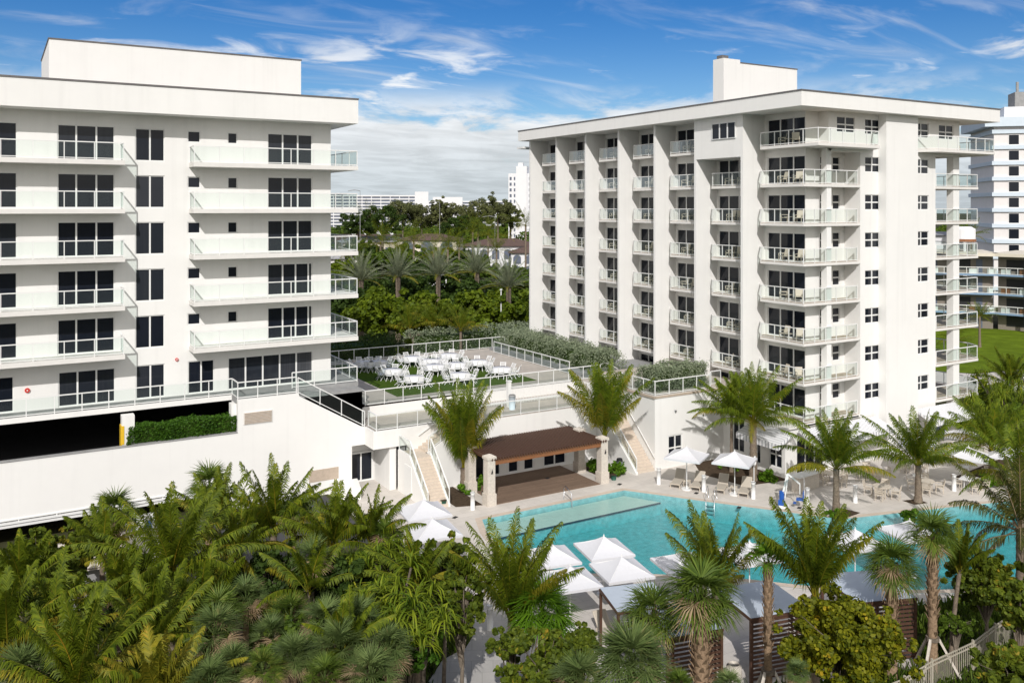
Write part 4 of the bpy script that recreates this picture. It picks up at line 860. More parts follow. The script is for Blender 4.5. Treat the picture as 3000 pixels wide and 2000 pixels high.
# ---- strap leaved trees ----
def pandanus(px, py, d, label, R=1.2, heads=7, spread=1.1, group=None, L=.9):
    x, y, z = at(px, py, d); p = thing('screw_pine', label, 'screw pine', (x, y, 0), 0, group); lv = Leaves(); b = MB(); H = max(z, .6)
    for h in range(heads):
        a = h * 2.4 + RNG.uniform(-.3, .3); rr = spread * math.sqrt((h + .3) / heads); c = np.array([math.cos(a) * rr, math.sin(a) * rr, H + RNG.uniform(-.5, .45) * spread])
        b.tube([(0, 0, max(0, H - spread * 1.6)), (c[0] * .5, c[1] * .5, (c[2] + H - spread * 1.2) / 2), tuple(c)], [.07, .055, .05], 6)
        n = 34; az = RNG.uniform(0, 6.28, n); el = RNG.uniform(-.1, 1.45, n); ll = (L * RNG.uniform(.7, 1.15, n))[:, None]
        D = np.stack([np.cos(el) * np.cos(az), np.cos(el) * np.sin(az), np.sin(el)], 1); Sd = unit(np.cross(D, [0, 0, 1.0])) * .03
        m1 = c + D * ll * .5; D2 = unit(D + np.array([0, 0, -.9])); m2 = m1 + D2 * ll * .35; tip = m2 + unit(D2 + np.array([0, 0, -1.2])) * ll * .35
        V = np.stack([c - Sd * .8 + D * .02, c + Sd * .8 + D * .02, m1 + Sd, m1 - Sd, m2 + Sd * .8, m2 - Sd * .8, tip], 1).reshape(-1, 3); k = np.arange(n)[:, None] * 7
        lv.add(V, np.concatenate([k + np.array([[0, 1, 2, 3]]), k + np.array([[3, 2, 4, 5]])]), k + np.array([[5, 4, 6]]), 0)
    b.tube([(0, 0, 0), (0, 0, max(.1, H - spread * 1.5))], [.11, .09], 7); b.build('trunk', 'bark', p, True); lv.build('crown', ['pandan'], p); return p
pandanus(1150, 1740, 31, 'screw pine with long hanging strap leaves in the left thicket', heads=14, spread=1.5)
pandanus(1240, 1820, 29.5, 'screw pine with drooping bright leaves above the shaded lawn', heads=10, spread=1.0)
pandanus(1080, 1650, 34, 'screw pine below the ragged coconut palm', heads=9, spread=1.0)
pandanus(1150, 1600, 36, 'screw pine behind the hanging strap leaves left of the umbrellas', heads=7, spread=.8)
pandanus(2860, 1190, 72, 'screw pine tree beside the right tower columns', heads=16, spread=2.0, L=1.3)
pandanus(2945, 1140, 74, 'tall yellow screw pine tree in front of the neighbour lawn', heads=16, spread=2.3, L=1.4)
pandanus(2990, 1200, 70, 'screw pine tree cut by the right frame edge', heads=14, spread=2.2, L=1.4)
# ---- bushes ----
coconut(1010, 1900, 27, 1.6, 'young coconut palm poking through the bottom row of palmettos', n=9, upr=.9, tr=.08, old=1)
bush(880, 1890, 28, 1.3, .9, 'broad leaved shrub among the low palmettos', 'tree', count=2600, size=.085)
bush(1080, 1790, 31, 1.0, 1.0, 'light green shrub below the hanging strap leaves', 'grape', count=2200, size=.085)
bush(600, 1900, 28, 1.0, .9, 'round leaved shrub right of the yellow palm', 'grape', count=2200, size=.09)
bush(110, 1690, 35, 2.1, 1.9, 'sea grape bush left of the orange fan palm trunk', count=6500, size=.105)
bush(235, 1600, 38, 1.3, 1.2, 'sea grape bush in front of the lower garage opening', count=3000, size=.1)
bush(1300, 1665, 35, 1.5, 1.5, 'sea grape bush in front of the two umbrellas by the stairs', count=5500, size=.095)
bush(1350, 1760, 32.5, 1.2, 1.6, 'bare branched sea grape bush beside the path', count=3000, size=.09)
bush(2475, 1890, 29.5, 2.2, 1.85, 'huge yellow green sea grape bush in front of the cabanas', 'grape_yellow', count=26000, size=.075, n=90)
bush(2890, 1710, 37, 1.6, 1.7, 'dark sea grape bush beyond the picket fence', count=5500, size=.105)
bush(2965, 1975, 26, 1.05, 1.0, 'sea grape bush in the bottom right corner outside the fence', count=4500, size=.105)
bush(1600, 1960, 28.5, 1.7, 1.3, 'low sea grape bush right of the light path', count=6000, size=.085)
bush(1190, 1905, 29.5, 1.4, .8, 'dark clipped bush over the shaded lawn', 'hedge', count=4500, size=.07)
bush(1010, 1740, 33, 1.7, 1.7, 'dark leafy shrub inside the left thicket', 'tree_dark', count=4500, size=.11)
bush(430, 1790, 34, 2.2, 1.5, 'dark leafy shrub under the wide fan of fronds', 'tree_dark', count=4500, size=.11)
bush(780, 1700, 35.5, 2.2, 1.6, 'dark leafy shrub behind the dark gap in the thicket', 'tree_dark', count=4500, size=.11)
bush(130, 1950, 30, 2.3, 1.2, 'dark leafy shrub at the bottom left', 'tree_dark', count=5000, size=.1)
bush(2990, 1780, 34, 1.3, 1.5, 'round leaved sea grape under the dark coconut palm', count=3000, size=.1)
for (px, py, d, rx, rz, lab) in [(1380, 1470, 58.8, .9, .5, 'at the foot of the palm by the L shaped stairs'), (1300+120, 1425, 60.5, .6, .4, 'behind the left front pillar'), (1745, 1410, 63.3, .7, .6, 'behind the right front pillar'), (1810, 1395, 62.8, 1.0, .55, 'between the right pillar and the straight stairs'),
                                (2250, 1395, 61, .7, .6, 'under the thick trunked palm behind the umbrella'), (2140, 1372, 64, 1.0, .35, 'under the thin trunked palm'), (2450, 1512, 54, .7, .3, 'on the planted point of the pool edge'), (2665, 1478, 53.5, .8, .4, 'at the foot of the palm by the round tables'), (2905, 1405, 60.5, 1.2, .5, 'under the far right palm')]:
    x, y, z = at(px, py, d); tree('bedding_shrub', 'low green bedding shrub ' + lab, x, y, .25 + rz, rx, rz, 'licuala', 12, 900, .085, 'low bedding shrubs on the pool deck', None, True, 0, .03, 'shrub', False, (.3, .5), rz * .6)
for (px, py, d, rx, rz, m, lab) in [(2800, 1830, 35.5, 1.0, .35, 'tree', 'low spreading green shrub inside the picket fence'), (1700, 1900, 29, 1.0, .8, 'grape', 'round leaved shrub left of the blue green palmetto'), (1500, 1900, 30.5, .9, .9, 'grape', 'round leaved shrub beside the light path under the fan palm')]:
    bush(px, py, d, rx, rz, lab, m, count=2600, size=.075, n=24)
tree('tree', 'bushy yellow green tree below the lawn at the right frame edge', *at(2925, 1190, 76)[:2], 0, 3.6, 2.6, 'pandan', 34, 6000, .17, None, None, True, 0, .2, 'tree', True, (.16, .3), at(2925, 1190, 76)[2])
tree('tree', 'bright green tree beside the lowest right wing balcony', *at(2860, 1235, 72)[:2], 0, 2.6, 2.2, 'tree', 30, 4000, .16, None, None, True, 0, .16, 'tree', True, (.16, .3), at(2860, 1235, 72)[2])
tree('tree', 'green tree at the right frame edge above the far umbrellas', *at(3000, 1230, 70)[:2], 0, 2.8, 2.6, 'tree', 30, 4000, .16, None, None, True, 0, .16, 'tree', True, (.16, .3), at(3000, 1230, 70)[2])
coconut(2965, 1130, 80, 3.2, 'bushy palm in front of the neighbour lawn', n=16, upr=.8, tr=.16)
# clipped hedges
def hedge(label, x0, x1, y0, y1, z0, z1, m, count, size, name='hedge', rough=.12):
    p = thing(name, label, 'hedge', ((x0 + x1) / 2, (y0 + y1) / 2, z0)); dx, dy, dz = (x1 - x0) / 2, (y1 - y0) / 2, z1 - z0
    f = RNG.integers(0, 5, count); u = RNG.uniform(-1, 1, count); v = RNG.uniform(-1, 1, count)
    P = np.zeros((count, 3)); 
    area = np.array([dx * dy, dx * dz / 2, dx * dz / 2, dy * dz / 2, dy * dz / 2]); f = RNG.choice(5, count, p=area / area.sum())
    P[:, 0] = np.where(f == 3, -dx, np.where(f == 4, dx, u * dx)); P[:, 1] = np.where(f == 1, -dy, np.where(f == 2, dy, np.where(f >= 3, v * dy, v * dy))); P[:, 2] = np.where(f == 0, dz, (RNG.uniform(0, 1, count)) * dz)
    P[:, :] += np.stack([np.sin(P[:, 1] * 3.1 + P[:, 2] * 2), np.sin(P[:, 0] * 2.7 + 1), np.sin(P[:, 0] * 1.9 + P[:, 1] * 2.3)], 1) * rough + RNG.normal(0, rough * .6, (count, 3))
    P[:, 2] = np.maximum(P[:, 2], .02); nm = unit(RNG.normal(0, .6, (count, 3)) + np.array([0, -.3, .6])); a = unit(np.cross(nm, RNG.normal(0, 1, (count, 3)))); b_ = np.cross(nm, a); s = (size * RNG.uniform(.7, 1.3, count))[:, None]
    V = np.stack([P + a * s, P + b_ * s * .5, P - a * s, P - b_ * s * .5], 1).reshape(-1, 3); q = np.arange(count)[:, None] * 4
    mesh_np('foliage', V, [q + np.array([[0, 1, 2, 3]])], m, p)
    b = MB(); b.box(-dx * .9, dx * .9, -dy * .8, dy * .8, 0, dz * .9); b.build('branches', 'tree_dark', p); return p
hedge('clipped glossy hedge on the parapet in front of the parked white car', 7.0, 13.25, 56.75, 57.7, 4.9, 5.85, 'hedge', 9000, .075, rough=.08)
hedge('long silvery hedge in the planter beyond the terrace side rail', 43.2, 46.2, 59.6, 75.5, 5.2, 6.7, 'silver', 16000, .075, rough=.22)
hedge('silvery hedge on the raised corner behind the angled glass rail', 42.3, 47.4, 50.4, 52.6, 5.39, 6.9, 'silver', 9000, .075, rough=.2)
hedge('long clipped grey green hedge behind the back rail of the terrace', 38.5, 58.0, 86, 88.0, 0, 5.6, 'silver', 14000, .11, rough=.2)
hedge('silvery rounded hedge where the back rail meets the side rail', 46.5, 49.5, 77.5, 82, 2.0, 5.9, 'silver', 7000, .09, rough=.3)
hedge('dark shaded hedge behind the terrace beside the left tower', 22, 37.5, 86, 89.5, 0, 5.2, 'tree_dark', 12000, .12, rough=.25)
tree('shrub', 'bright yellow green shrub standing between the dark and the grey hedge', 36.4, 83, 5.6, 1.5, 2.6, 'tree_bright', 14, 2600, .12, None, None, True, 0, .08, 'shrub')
# ---- mid-distance planting ----
def datepalm(px, py, d, R, label):
    x, y, z = at(px, py, d); p = thing('date_palm', label, 'palm tree', (x, y, 0), 0, 'date palms in a row behind the terrace'); trunk_mesh([(0, 0, 0), (0, 0, z * .5), (0, 0, z)], [.42, .32, .36], 'trunk', p, 10, 30)
    lv = Leaves()
    for i in range(46):
        f = i / 46; frond(lv, np.array([0, 0, 0.0]), i * 2.4, R_(88 - 84 * f), R * RNG.uniform(.9, 1.1), R_(14 + 34 * f), R * .13, 30, .075, .1, 1 if f > .86 else 0, .05, 0, .5)
    c = lv.build('crown', ['date', 'coco_yellow', 'date'], p); c.location = (0, 0, z); return p
for px, py, d, lab in [(1058, 822, 124, 'leftmost'), (1166, 812, 126, 'second from the left'), (1284, 808, 126, 'middle'), (1397, 800, 128, 'second from the right'), (1490, 842, 118, 'rightmost and lowest')]: datepalm(px, py, d, 4.4, 'date palm with a grey green feathery crown, %s of the row' % lab)
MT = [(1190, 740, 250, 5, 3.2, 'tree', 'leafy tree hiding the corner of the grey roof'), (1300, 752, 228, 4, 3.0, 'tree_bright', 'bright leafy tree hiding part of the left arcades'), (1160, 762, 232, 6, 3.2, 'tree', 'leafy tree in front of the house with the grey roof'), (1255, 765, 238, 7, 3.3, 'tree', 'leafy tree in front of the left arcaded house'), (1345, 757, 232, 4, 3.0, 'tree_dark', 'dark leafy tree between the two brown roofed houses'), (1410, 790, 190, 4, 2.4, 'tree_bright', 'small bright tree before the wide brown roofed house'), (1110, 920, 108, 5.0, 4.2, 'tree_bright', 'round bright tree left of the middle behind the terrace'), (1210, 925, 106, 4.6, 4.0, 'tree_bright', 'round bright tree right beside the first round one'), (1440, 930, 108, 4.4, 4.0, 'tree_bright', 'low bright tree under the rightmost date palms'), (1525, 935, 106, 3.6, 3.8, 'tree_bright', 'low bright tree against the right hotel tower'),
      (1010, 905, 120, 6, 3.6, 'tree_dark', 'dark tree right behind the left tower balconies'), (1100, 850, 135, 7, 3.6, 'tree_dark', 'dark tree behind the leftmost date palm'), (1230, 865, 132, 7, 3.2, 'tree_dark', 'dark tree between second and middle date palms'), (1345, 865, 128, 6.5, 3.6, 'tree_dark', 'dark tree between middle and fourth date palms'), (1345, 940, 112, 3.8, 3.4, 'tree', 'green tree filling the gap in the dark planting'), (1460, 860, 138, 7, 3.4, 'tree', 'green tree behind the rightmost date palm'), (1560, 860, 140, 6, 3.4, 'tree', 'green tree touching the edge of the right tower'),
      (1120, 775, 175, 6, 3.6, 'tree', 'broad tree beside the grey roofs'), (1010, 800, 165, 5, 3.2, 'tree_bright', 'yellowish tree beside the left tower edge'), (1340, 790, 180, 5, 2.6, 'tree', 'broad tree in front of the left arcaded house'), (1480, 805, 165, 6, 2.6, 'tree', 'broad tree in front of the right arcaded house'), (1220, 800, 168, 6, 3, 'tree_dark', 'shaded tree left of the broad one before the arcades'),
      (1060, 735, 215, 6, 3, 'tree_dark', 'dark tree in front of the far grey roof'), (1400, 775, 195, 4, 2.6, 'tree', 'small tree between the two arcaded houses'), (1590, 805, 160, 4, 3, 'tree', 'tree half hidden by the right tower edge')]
for px, py, d, rx, rz, m, lab in MT:
    x, y, z = at(px, py, d); tree('tree', lab, x, y, 0, rx, rz, m, 46, 7000, .27 if d < 150 else .34, 'trees behind the terrace', None, True, 0, .3, 'tree', False, (.22, .36), z)
for px, py, d, R, lab in [(1115, 715, 190, 6, 'coconut palm above the grey roofs'), (1212, 712, 185, 5.5, 'tall palm on a thin pale trunk above the date palms'), (1312, 730, 180, 5, 'palm with an orange heart above the middle date palm'), (1430, 690, 220, 6, 'palm in front of the wide brown roof'), (1385, 680, 230, 6, 'palm between the two brown roofs'), (1270, 742, 215, 5, 'palm before the left villa arcades'), (1455, 735, 205, 5, 'palm before the right villa arcades'), (1345, 722, 210, 5, 'palm between the two villas'), (1165, 745, 180, 5, 'palm beside the grey roof'), (1540, 662, 200, 5.5, 'dark palm against the white tower foot'), (1075, 638, 300, 7, 'dark palm against the long white flats'), (1030, 745, 200, 5, 'palm peeping past the left balconies')]:
    coconut(px, py, d, R, lab, n=16, upr=.35, tr=.22, leafn=20, group='palms behind the terrace')
for px, py, d, R, lab in [(1270, 960, 98, 3.6, 'bushy young palm at the middle behind the back rail'), (1350, 970, 96, 3.2, 'bushy young palm right of the middle behind the back rail'), (1200, 965, 97, 3.4, 'bushy young palm left of the middle behind the back rail')]:
    coconut(px, py, d, R, lab, n=14, upr=.8, tr=.16, leafn=26, group='young palms behind the back rail')
# pines of the far shore
k = 0
for px, py, d, rx, rz, lab in [(1180, 622, 330, 7, 5.5, 'tallest pine left of the middle'), (1290, 622, 330, 4.5, 6, 'slim pine in front of the lower stair tower'), (1340, 632, 340, 7, 5, 'pine right of the stair tower'), (1400, 620, 330, 7, 5.5, 'broad pine group at the right'), (1458, 615, 320, 6, 6.5, 'highest pine beside the white tower'), (1495, 632, 330, 5, 5, 'pine at the foot of the white tower'), (1235, 632, 335, 7, 5, 'low pine before the long white flats'), (1120, 645, 300, 9, 5, 'rounded dark tree at the left of the shore'), (1050, 655, 300, 8, 4, 'rounded tree next to the left balconies'), (1350, 662, 320, 9, 4, 'low wide tree at the middle of the shore')]:
    x, y, z = at(px, py, d); tree('pine_tree' if 'pine' in lab else 'tree', 'feathery ' + lab if 'pine' in lab else lab, x, y, 0, rx, rz, 'pine' if 'pine' in lab else 'tree_dark', 70, 9000, .34, 'far trees in front of the white flats', None, False, 0, .4, 'tree', False, (.12, .24), z)
# a far wood that reads as one mass
C, Rd = [], []
for i in range(520):
    px = random.uniform(-200, 3300); d = random.uniform(230, 620); x, y, z = at(px, 700, d)
    if (d < 335 and px > 2650) or (d < 300 and 900 < px < 1700): continue
    h = random.uniform(4, 7.5) if d < 400 else random.uniform(6, 10); C.append([x, y, h * .55]); Rd.append(h * .62)
V, F = blobleaves(C, Rd, 110000, 1.0, hexa=False, fill=.6)
tag(mesh_np('distant_woods', V, F, 'tree'), kind='stuff')
# ground cover under the thicket
V = []; n = 90000; P = np.zeros((n, 3)); P[:, 0] = RNG.uniform(4, 20, n); P[:, 1] = RNG.uniform(14, 46, n); q2 = RNG.random(n) < .55
P[q2, 0] = RNG.uniform(12, 60, q2.sum()); P[q2, 1] = RNG.uniform(14, 27.5, q2.sum())
def inpoly(P, poly):
    x, y = P[:, 0], P[:, 1]; c = np.zeros(len(P), bool); j = len(poly) - 1
    for i in range(len(poly)):
        xi, yi = poly[i]; xj, yj = poly[j]; c ^= ((yi > y) != (yj > y)) & (x < (xj - xi) * (y - yi) / (yj - yi + 1e-12) + xi); j = i
    return c
PATHP = [(13.5, 27.0), (15.0, 32.0), (16.3, 33.3), (17.6, 33.7), (18.3, 34.4), (18.6, 35.6), (19.1, 37.6), (20.6, 36.9), (20.6, 33.2), (19.4, 31.0), (18.4, 29.2), (18.2, 27.0)]
LAWN = [(13.6, 36.5), (17.6, 35.6), (17.0, 34.2), (16.0, 33.6), (14.4, 32.4), (12.5, 32.0)]
P = P[~(inpoly(P, PATHP) | inpoly(P, LAWN) | inpoly(P, DECKP))]; n = len(P)
D = unit(RNG.normal(0, .35, (n, 3)) + np.array([0, 0, 1.0])); s = unit(np.cross(D, RNG.normal(0, 1, (n, 3)))) * .035; L = RNG.uniform(.15, .55, (n, 1))
V = np.stack([P - s, P + s, P + D * L + s * .6, P + D * L * 1.05 - s * .6], 1).reshape(-1, 3); tag(mesh_np('ground_cover', V, [np.arange(n * 4).reshape(-1, 4)], 'grassblade'), kind='stuff')
n = 26000; P = np.zeros((n, 3)); P[:, 0] = RNG.uniform(12.4, 17.8, n); P[:, 1] = RNG.uniform(31.8, 36.6, n); P = P[inpoly(P, LAWN)]; n = len(P)
D = unit(RNG.normal(0, .4, (n, 3)) + np.array([0, 0, 1.0])); s = unit(np.cross(D, RNG.normal(0, 1, (n, 3)))) * .012; L = RNG.uniform(.04, .1, (n, 1))
V = np.stack([P - s, P + s, P + D * L + s * .3, P + D * L * 1.05 - s * .3], 1).reshape(-1, 3); tag(mesh_np('lawn_blades', V, [np.arange(n * 4).reshape(-1, 4)], 'hedge'), kind='stuff')

# ================= furniture and small things =================
def umbrella(x, y, label, rz=-.1, w=2.5, h=2.9, z0=0.0, pole=True, group='square white umbrellas'):
    u = thing('umbrella', label, 'umbrella', (x, y, z0), rz, group); a = w / 2; e = h - .62
    b = MB(); n = 6
    for k in range(4):    # four taut panels, slightly sagging
        c0, c1 = [Vector(p) for p in ((-a, -a, e), (a, -a, e), (a, a, e), (-a, a, e))][k], [Vector(p) for p in ((-a, -a, e), (a, -a, e), (a, a, e), (-a, a, e))][(k + 1) % 4]
        A = Vector((0, 0, h)); rows = []
        for i in range(n + 1):
            t = i / n; row = []
            for j in range(n + 1):
                s_ = j / n; p = A.lerp(c0.lerp(c1, s_), t); p.z -= .09 * math.sin(math.pi * t) * 1 + .05 * math.sin(math.pi * s_) * t; row.append(p)
            rows.append(row)
        for i in range(n):
            for j in range(n): b.quad(rows[i][j], rows[i][j + 1], rows[i + 1][j + 1], rows[i + 1][j])
        b.quad(c0, c1, c1 - Vector((0, 0, .12)), c0 - Vector((0, 0, .12)))
    c = b.build('canopy', 'canvas', u)
    MB().tube([(0, 0, h - .02), (0, 0, h + .09)], [.04, .02], 8).build('finial', 'trim', c)
    b = MB()
    for sx, sy in ((-1, -1), (1, -1), (1, 1), (-1, 1)): b.bar((0, 0, h - .1), (sx * a * .96, sy * a * .96, e - .03), .025)
    b.build('rib', 'trim', u); MB().tube([(0, 0, .05), (0, 0, h - .05)], .03, 10).build('pole', 'trim', u)
    b = MB(); b.tube([(0, 0, 0), (0, 0, .07)], .36, 16); b.tube([(0, 0, .07), (0, 0, .25)], .06, 8); b.build('base', 'plastic', u); return u
UM = [(25.85, 34.85, 'white umbrella farthest out over the pool with both slopes bright'), (25.05, 32.4, 'white umbrella directly below the farthest out one'), (22.4, 32.75, 'white umbrella behind the fronds left of the lower pool one'), (23.1, 35.4, 'white umbrella partly behind the large upright coconut palm'),
      (27.95, 31.45, 'white umbrella half hidden left of the thick trunked fan palm'), (31.5, 30.7, 'white umbrella standing behind the slim fan palm'), (37.3, 29.2, 'white umbrella above the round headed fan palm'), (40.8, 28.6, 'white umbrella left of the tall staked fan palm'),
      (20.5, 44.3, 'upper white umbrella at the foot of the L shaped stairs'), (19.65, 41.4, 'lower white umbrella near the foot of the L shaped stairs'), (40.4, 45.1, 'white umbrella over the left pair of deck loungers'), (42.4, 42.65, 'white umbrella over the right pair of deck loungers'),
      (56.8, 35.4, 'white umbrella over the square patio table'), (59.5, 34.2, 'white umbrella at the right frame edge of the patio'), (56.5, 39.0, 'white umbrella behind the orange frond at the back of the patio'), (61.3, 38.6, 'white umbrella farthest back on the patio')]
for i, (x, y, lab) in enumerate(UM): umbrella(x, y, lab, -.22 if i < 8 else (-.12 if i < 10 else .55), 2.3 if i < 8 else (2.5 if i < 10 else 2.45))

def lounger(label, x, y, rz, group='beige sun loungers'):
    t = thing('sun_lounger', label, 'sun lounger', (x, y, 0), rz, group); b = MB()
    for s in (-1, 1): b.bar((-.95, s * .31, .3), (.35, s * .31, .3), .05); b.bar((.35, s * .31, .3), (.95, s * .31, .85), .045)
    b.bar((-.95, -.31, .3), (-.95, .31, .3), .05); b.bar((.95, -.31, .85), (.95, .31, .85), .045); b.build('frame', 'beige', t)
    for sx in (-.85, .55):
        for s in (-1, 1): MB().bar((sx, s * .31, 0), (sx, s * .31, .29), .05).build('leg', 'beige', t)
    MB().box(-.93, .36, -.29, .29, .315, .335).build('seat', 'sling', t)
    b = MB(); b.add([(.36, -.29, .325), (.94, -.29, .86), (.94, .29, .86), (.36, .29, .325), (.37, -.29, .30), (.95, -.29, .835), (.95, .29, .835), (.37, .29, .30)], [(0, 1, 2, 3), (7, 6, 5, 4), (0, 4, 5, 1), (1, 5, 6, 2), (2, 6, 7, 3), (3, 7, 4, 0)]); b.build('backrest', 'sling', t); return t
l0 = lounger('leftmost of the four beige loungers on the sunny pool deck', 40.55, 46.15, .62)
dup(l0, (41.3, 45.0, 0), .62, 'second beige lounger from the left on the sunny pool deck'); dup(l0, (42.3, 43.75, 0), .62, 'third beige lounger, under the right deck umbrella'); dup(l0, (43.15, 42.45, 0), .62, 'rightmost of the four beige loungers, beside the bollard')
for x, y, rz, lab in [(25.6, 32.9, 1.4, 'beige lounger in the shade between the two lower pool umbrellas'), (29.3, 31.3, 1.3, 'beige lounger in front of the umbrella behind the slim palm'), (23.4, 31.2, 1.4, 'beige lounger under the left pool umbrella')]: dup(l0, (x, y, 0), rz, lab)
def sidetable(x, y, lab):
    t = thing('side_table', lab, 'side table', (x, y, 0), .6, 'small square side tables'); MB().box(-.22, .22, -.22, .22, .42, .45).build('tabletop', 'beige', t)
    for a in (-.19, .19):
        for c in (-.19, .19): MB().bar((a, c, 0), (a, c, .418), .035).build('leg', 'beige', t)
sidetable(40.75, 45.45, 'small beige side table between the left pair of loungers'); sidetable(42.55, 42.9, 'small beige side table between the right pair of loungers')
def chair(name, label, m, x, y, z, rz, group, arms=True):
    t = thing(name, label, 'chair', (x, y, z), rz, group); MB().box(-.24, .24, -.24, .24, .40, .44).build('seat', m, t)
    b = MB()
    for k in range(3): b.add([(-.24, .23 + k * .025, .52 + k * .13), (.24, .23 + k * .025, .52 + k * .13), (.24, .25 + k * .025, .62 + k * .13), (-.24, .25 + k * .025, .62 + k * .13)], [(0, 1, 2, 3)])
    b.bar((-.24, .22, .42), (-.24, .33, .92), .035); b.bar((.24, .22, .42), (.24, .33, .92), .035); b.bar((-.24, .32, .9), (.24, .32, .9), .035); b.build('backrest', m, t)
    for sx in (-.22, .22):
        for sy in (-.22, .22): MB().bar((sx, sy, 0), (sx, sy, .40), .035).build('leg', m, t)
    if arms:
        b = MB()
        for s in (-1, 1): b.bar((s * .26, -.22, .64), (s * .26, .27, .64), .05, .03); b.bar((s * .26, -.22, .4), (s * .26, -.22, .64), .03)
        b.build('armrest', m, t)
    return t
# balcony furniture of the right tower (single small copies share one mesh)
def flat_chair(m):
    b = MB(); b.box(-.26, .26, -.26, .24, .38, .43); b.add([(-.26, .22, .43), (.26, .22, .43), (.26, .36, .95), (-.26, .36, .95), (-.26, .25, .43), (.26, .25, .43), (.26, .39, .95), (-.26, .39, .95)], [(0, 1, 2, 3), (7, 6, 5, 4), (3, 2, 6, 7), (0, 3, 7, 4), (1, 5, 6, 2)])
    for sx in (-.24, .24):
        b.bar((sx, -.24, 0), (sx, -.24, .62), .04); b.bar((sx, .22, 0), (sx, .22, .4), .04); b.bar((sx, -.24, .62), (sx, .27, .62), .05, .03)
    return b
bc = flat_chair('beige').build('patio_chair', 'beige'); first = [True]
b = MB(); b.tube([(0, 0, .46), (0, 0, .49)], .3, 12); b.tube([(0, 0, 0), (0, 0, .46)], .03, 6); b.tube([(0, 0, 0), (0, 0, .03)], .2, 10); bt = b.build('balcony_table', 'beige'); firstt = [True]
ORD = ['', 'first', 'second', 'third', 'fourth', 'fifth', 'sixth', 'seventh', 'eighth']
def place(src, flag, x, y, z, rz, label, cat, group):
    o = src if flag[0] else src.copy()
    if not flag[0]: COL.objects.link(o)
    flag[0] = False; o.location = (x, y, z); o.rotation_euler = (0, 0, rz); tag(o, label, cat, group)
BAY = {5: 'leftmost', 4: 'second', 3: 'third', 2: 'fourth', 1: 'fifth', 0: 'sixth'}
for j in range(6):
    for k in range(7):
        if j == 0 and k == 0: continue
        y1 = FIN[j + 1]; z = ZF[k]; r1, r2 = random.uniform(-.5, .5), random.uniform(-.5, .5); w_ = '%s balcony down in the %s column' % (ORD[k + 1], BAY[j])
        place(bc, first, 50.35, y1 - 2.0 + random.uniform(-.2, .2), z, -2.3 + r1, 'patio chair, back left on the ' + w_, 'chair', 'patio chairs on the balconies')
        place(bc, first, 50.2, y1 - 3.4 + random.uniform(-.2, .2), z, -1.2 + r2, 'patio chair, nearer one on the ' + w_, 'chair', 'patio chairs on the balconies')
        place(bt, firstt, 50.1, y1 - 2.7, z, 0, 'small round table on the ' + w_, 'table', 'small tables on the balconies')
for k in range(8):
    z = ZF[k]; w_ = '%s corner balcony from the top' % ORD[k + 1]
    if k == 7: continue
    place(bc, first, 50.4, 45.7 + random.uniform(-.2, .2), z, -2.0 + random.uniform(-.4, .4), 'beige patio chair by the glass door of the ' + w_, 'chair', 'patio chairs on the balconies')
    place(bc, first, 50.3, 44.3 + random.uniform(-.2, .2), z, -1.0 + random.uniform(-.4, .4), 'beige patio chair nearest the corner of the ' + w_, 'chair', 'patio chairs on the balconies')
    place(bt, firstt, 50.1, 45.0, z, 0, 'small round table on the ' + w_, 'table', 'small tables on the balconies')
    place(bc, first, 69.3, 44.3, z, .4 + random.uniform(-.5, .5), 'patio chair on the right wing balcony, %s from the top' % ORD[k + 1], 'chair', 'patio chairs on the balconies')
# banquet on the terrace
b = MB(); b.box(-.22, .22, -.2, .2, .42, .455)
for z_ in (.55, .66, .77, .86): b.box(-.21, .21, .2 + (z_ - .45) * .25, .215 + (z_ - .45) * .25, z_, z_ + .055)
for s in (-1, 1): b.bar((s * .22, -.22, 0), (s * .22, .33, .92), .04, .035); b.bar((s * .2, .26, 0), (s * .2, -.18, .44), .035)
fc = b.build('folding_chair', 'plastic'); fc.scale = (1.04, 1.04, 1.04); ff = [True]
TB = [(1030, 597, 'front left'), (780, 517, 'second from the left'), (1270, 468, 'central'), (1560, 562, 'front middle'), (2040, 497, 'front right'), (1770, 415, 'back right'), (1010, 372, 'back left sunlit'), (1440, 340, 'back middle'), (620, 425, 'nearer shaded'), (460, 430, 'farther shaded'), (1235, 405, 'back centre'), (1520, 445, 'right of centre')]
DIRS = ['right', 'back right', 'back', 'back left', 'left', 'front left', 'front', 'front right']
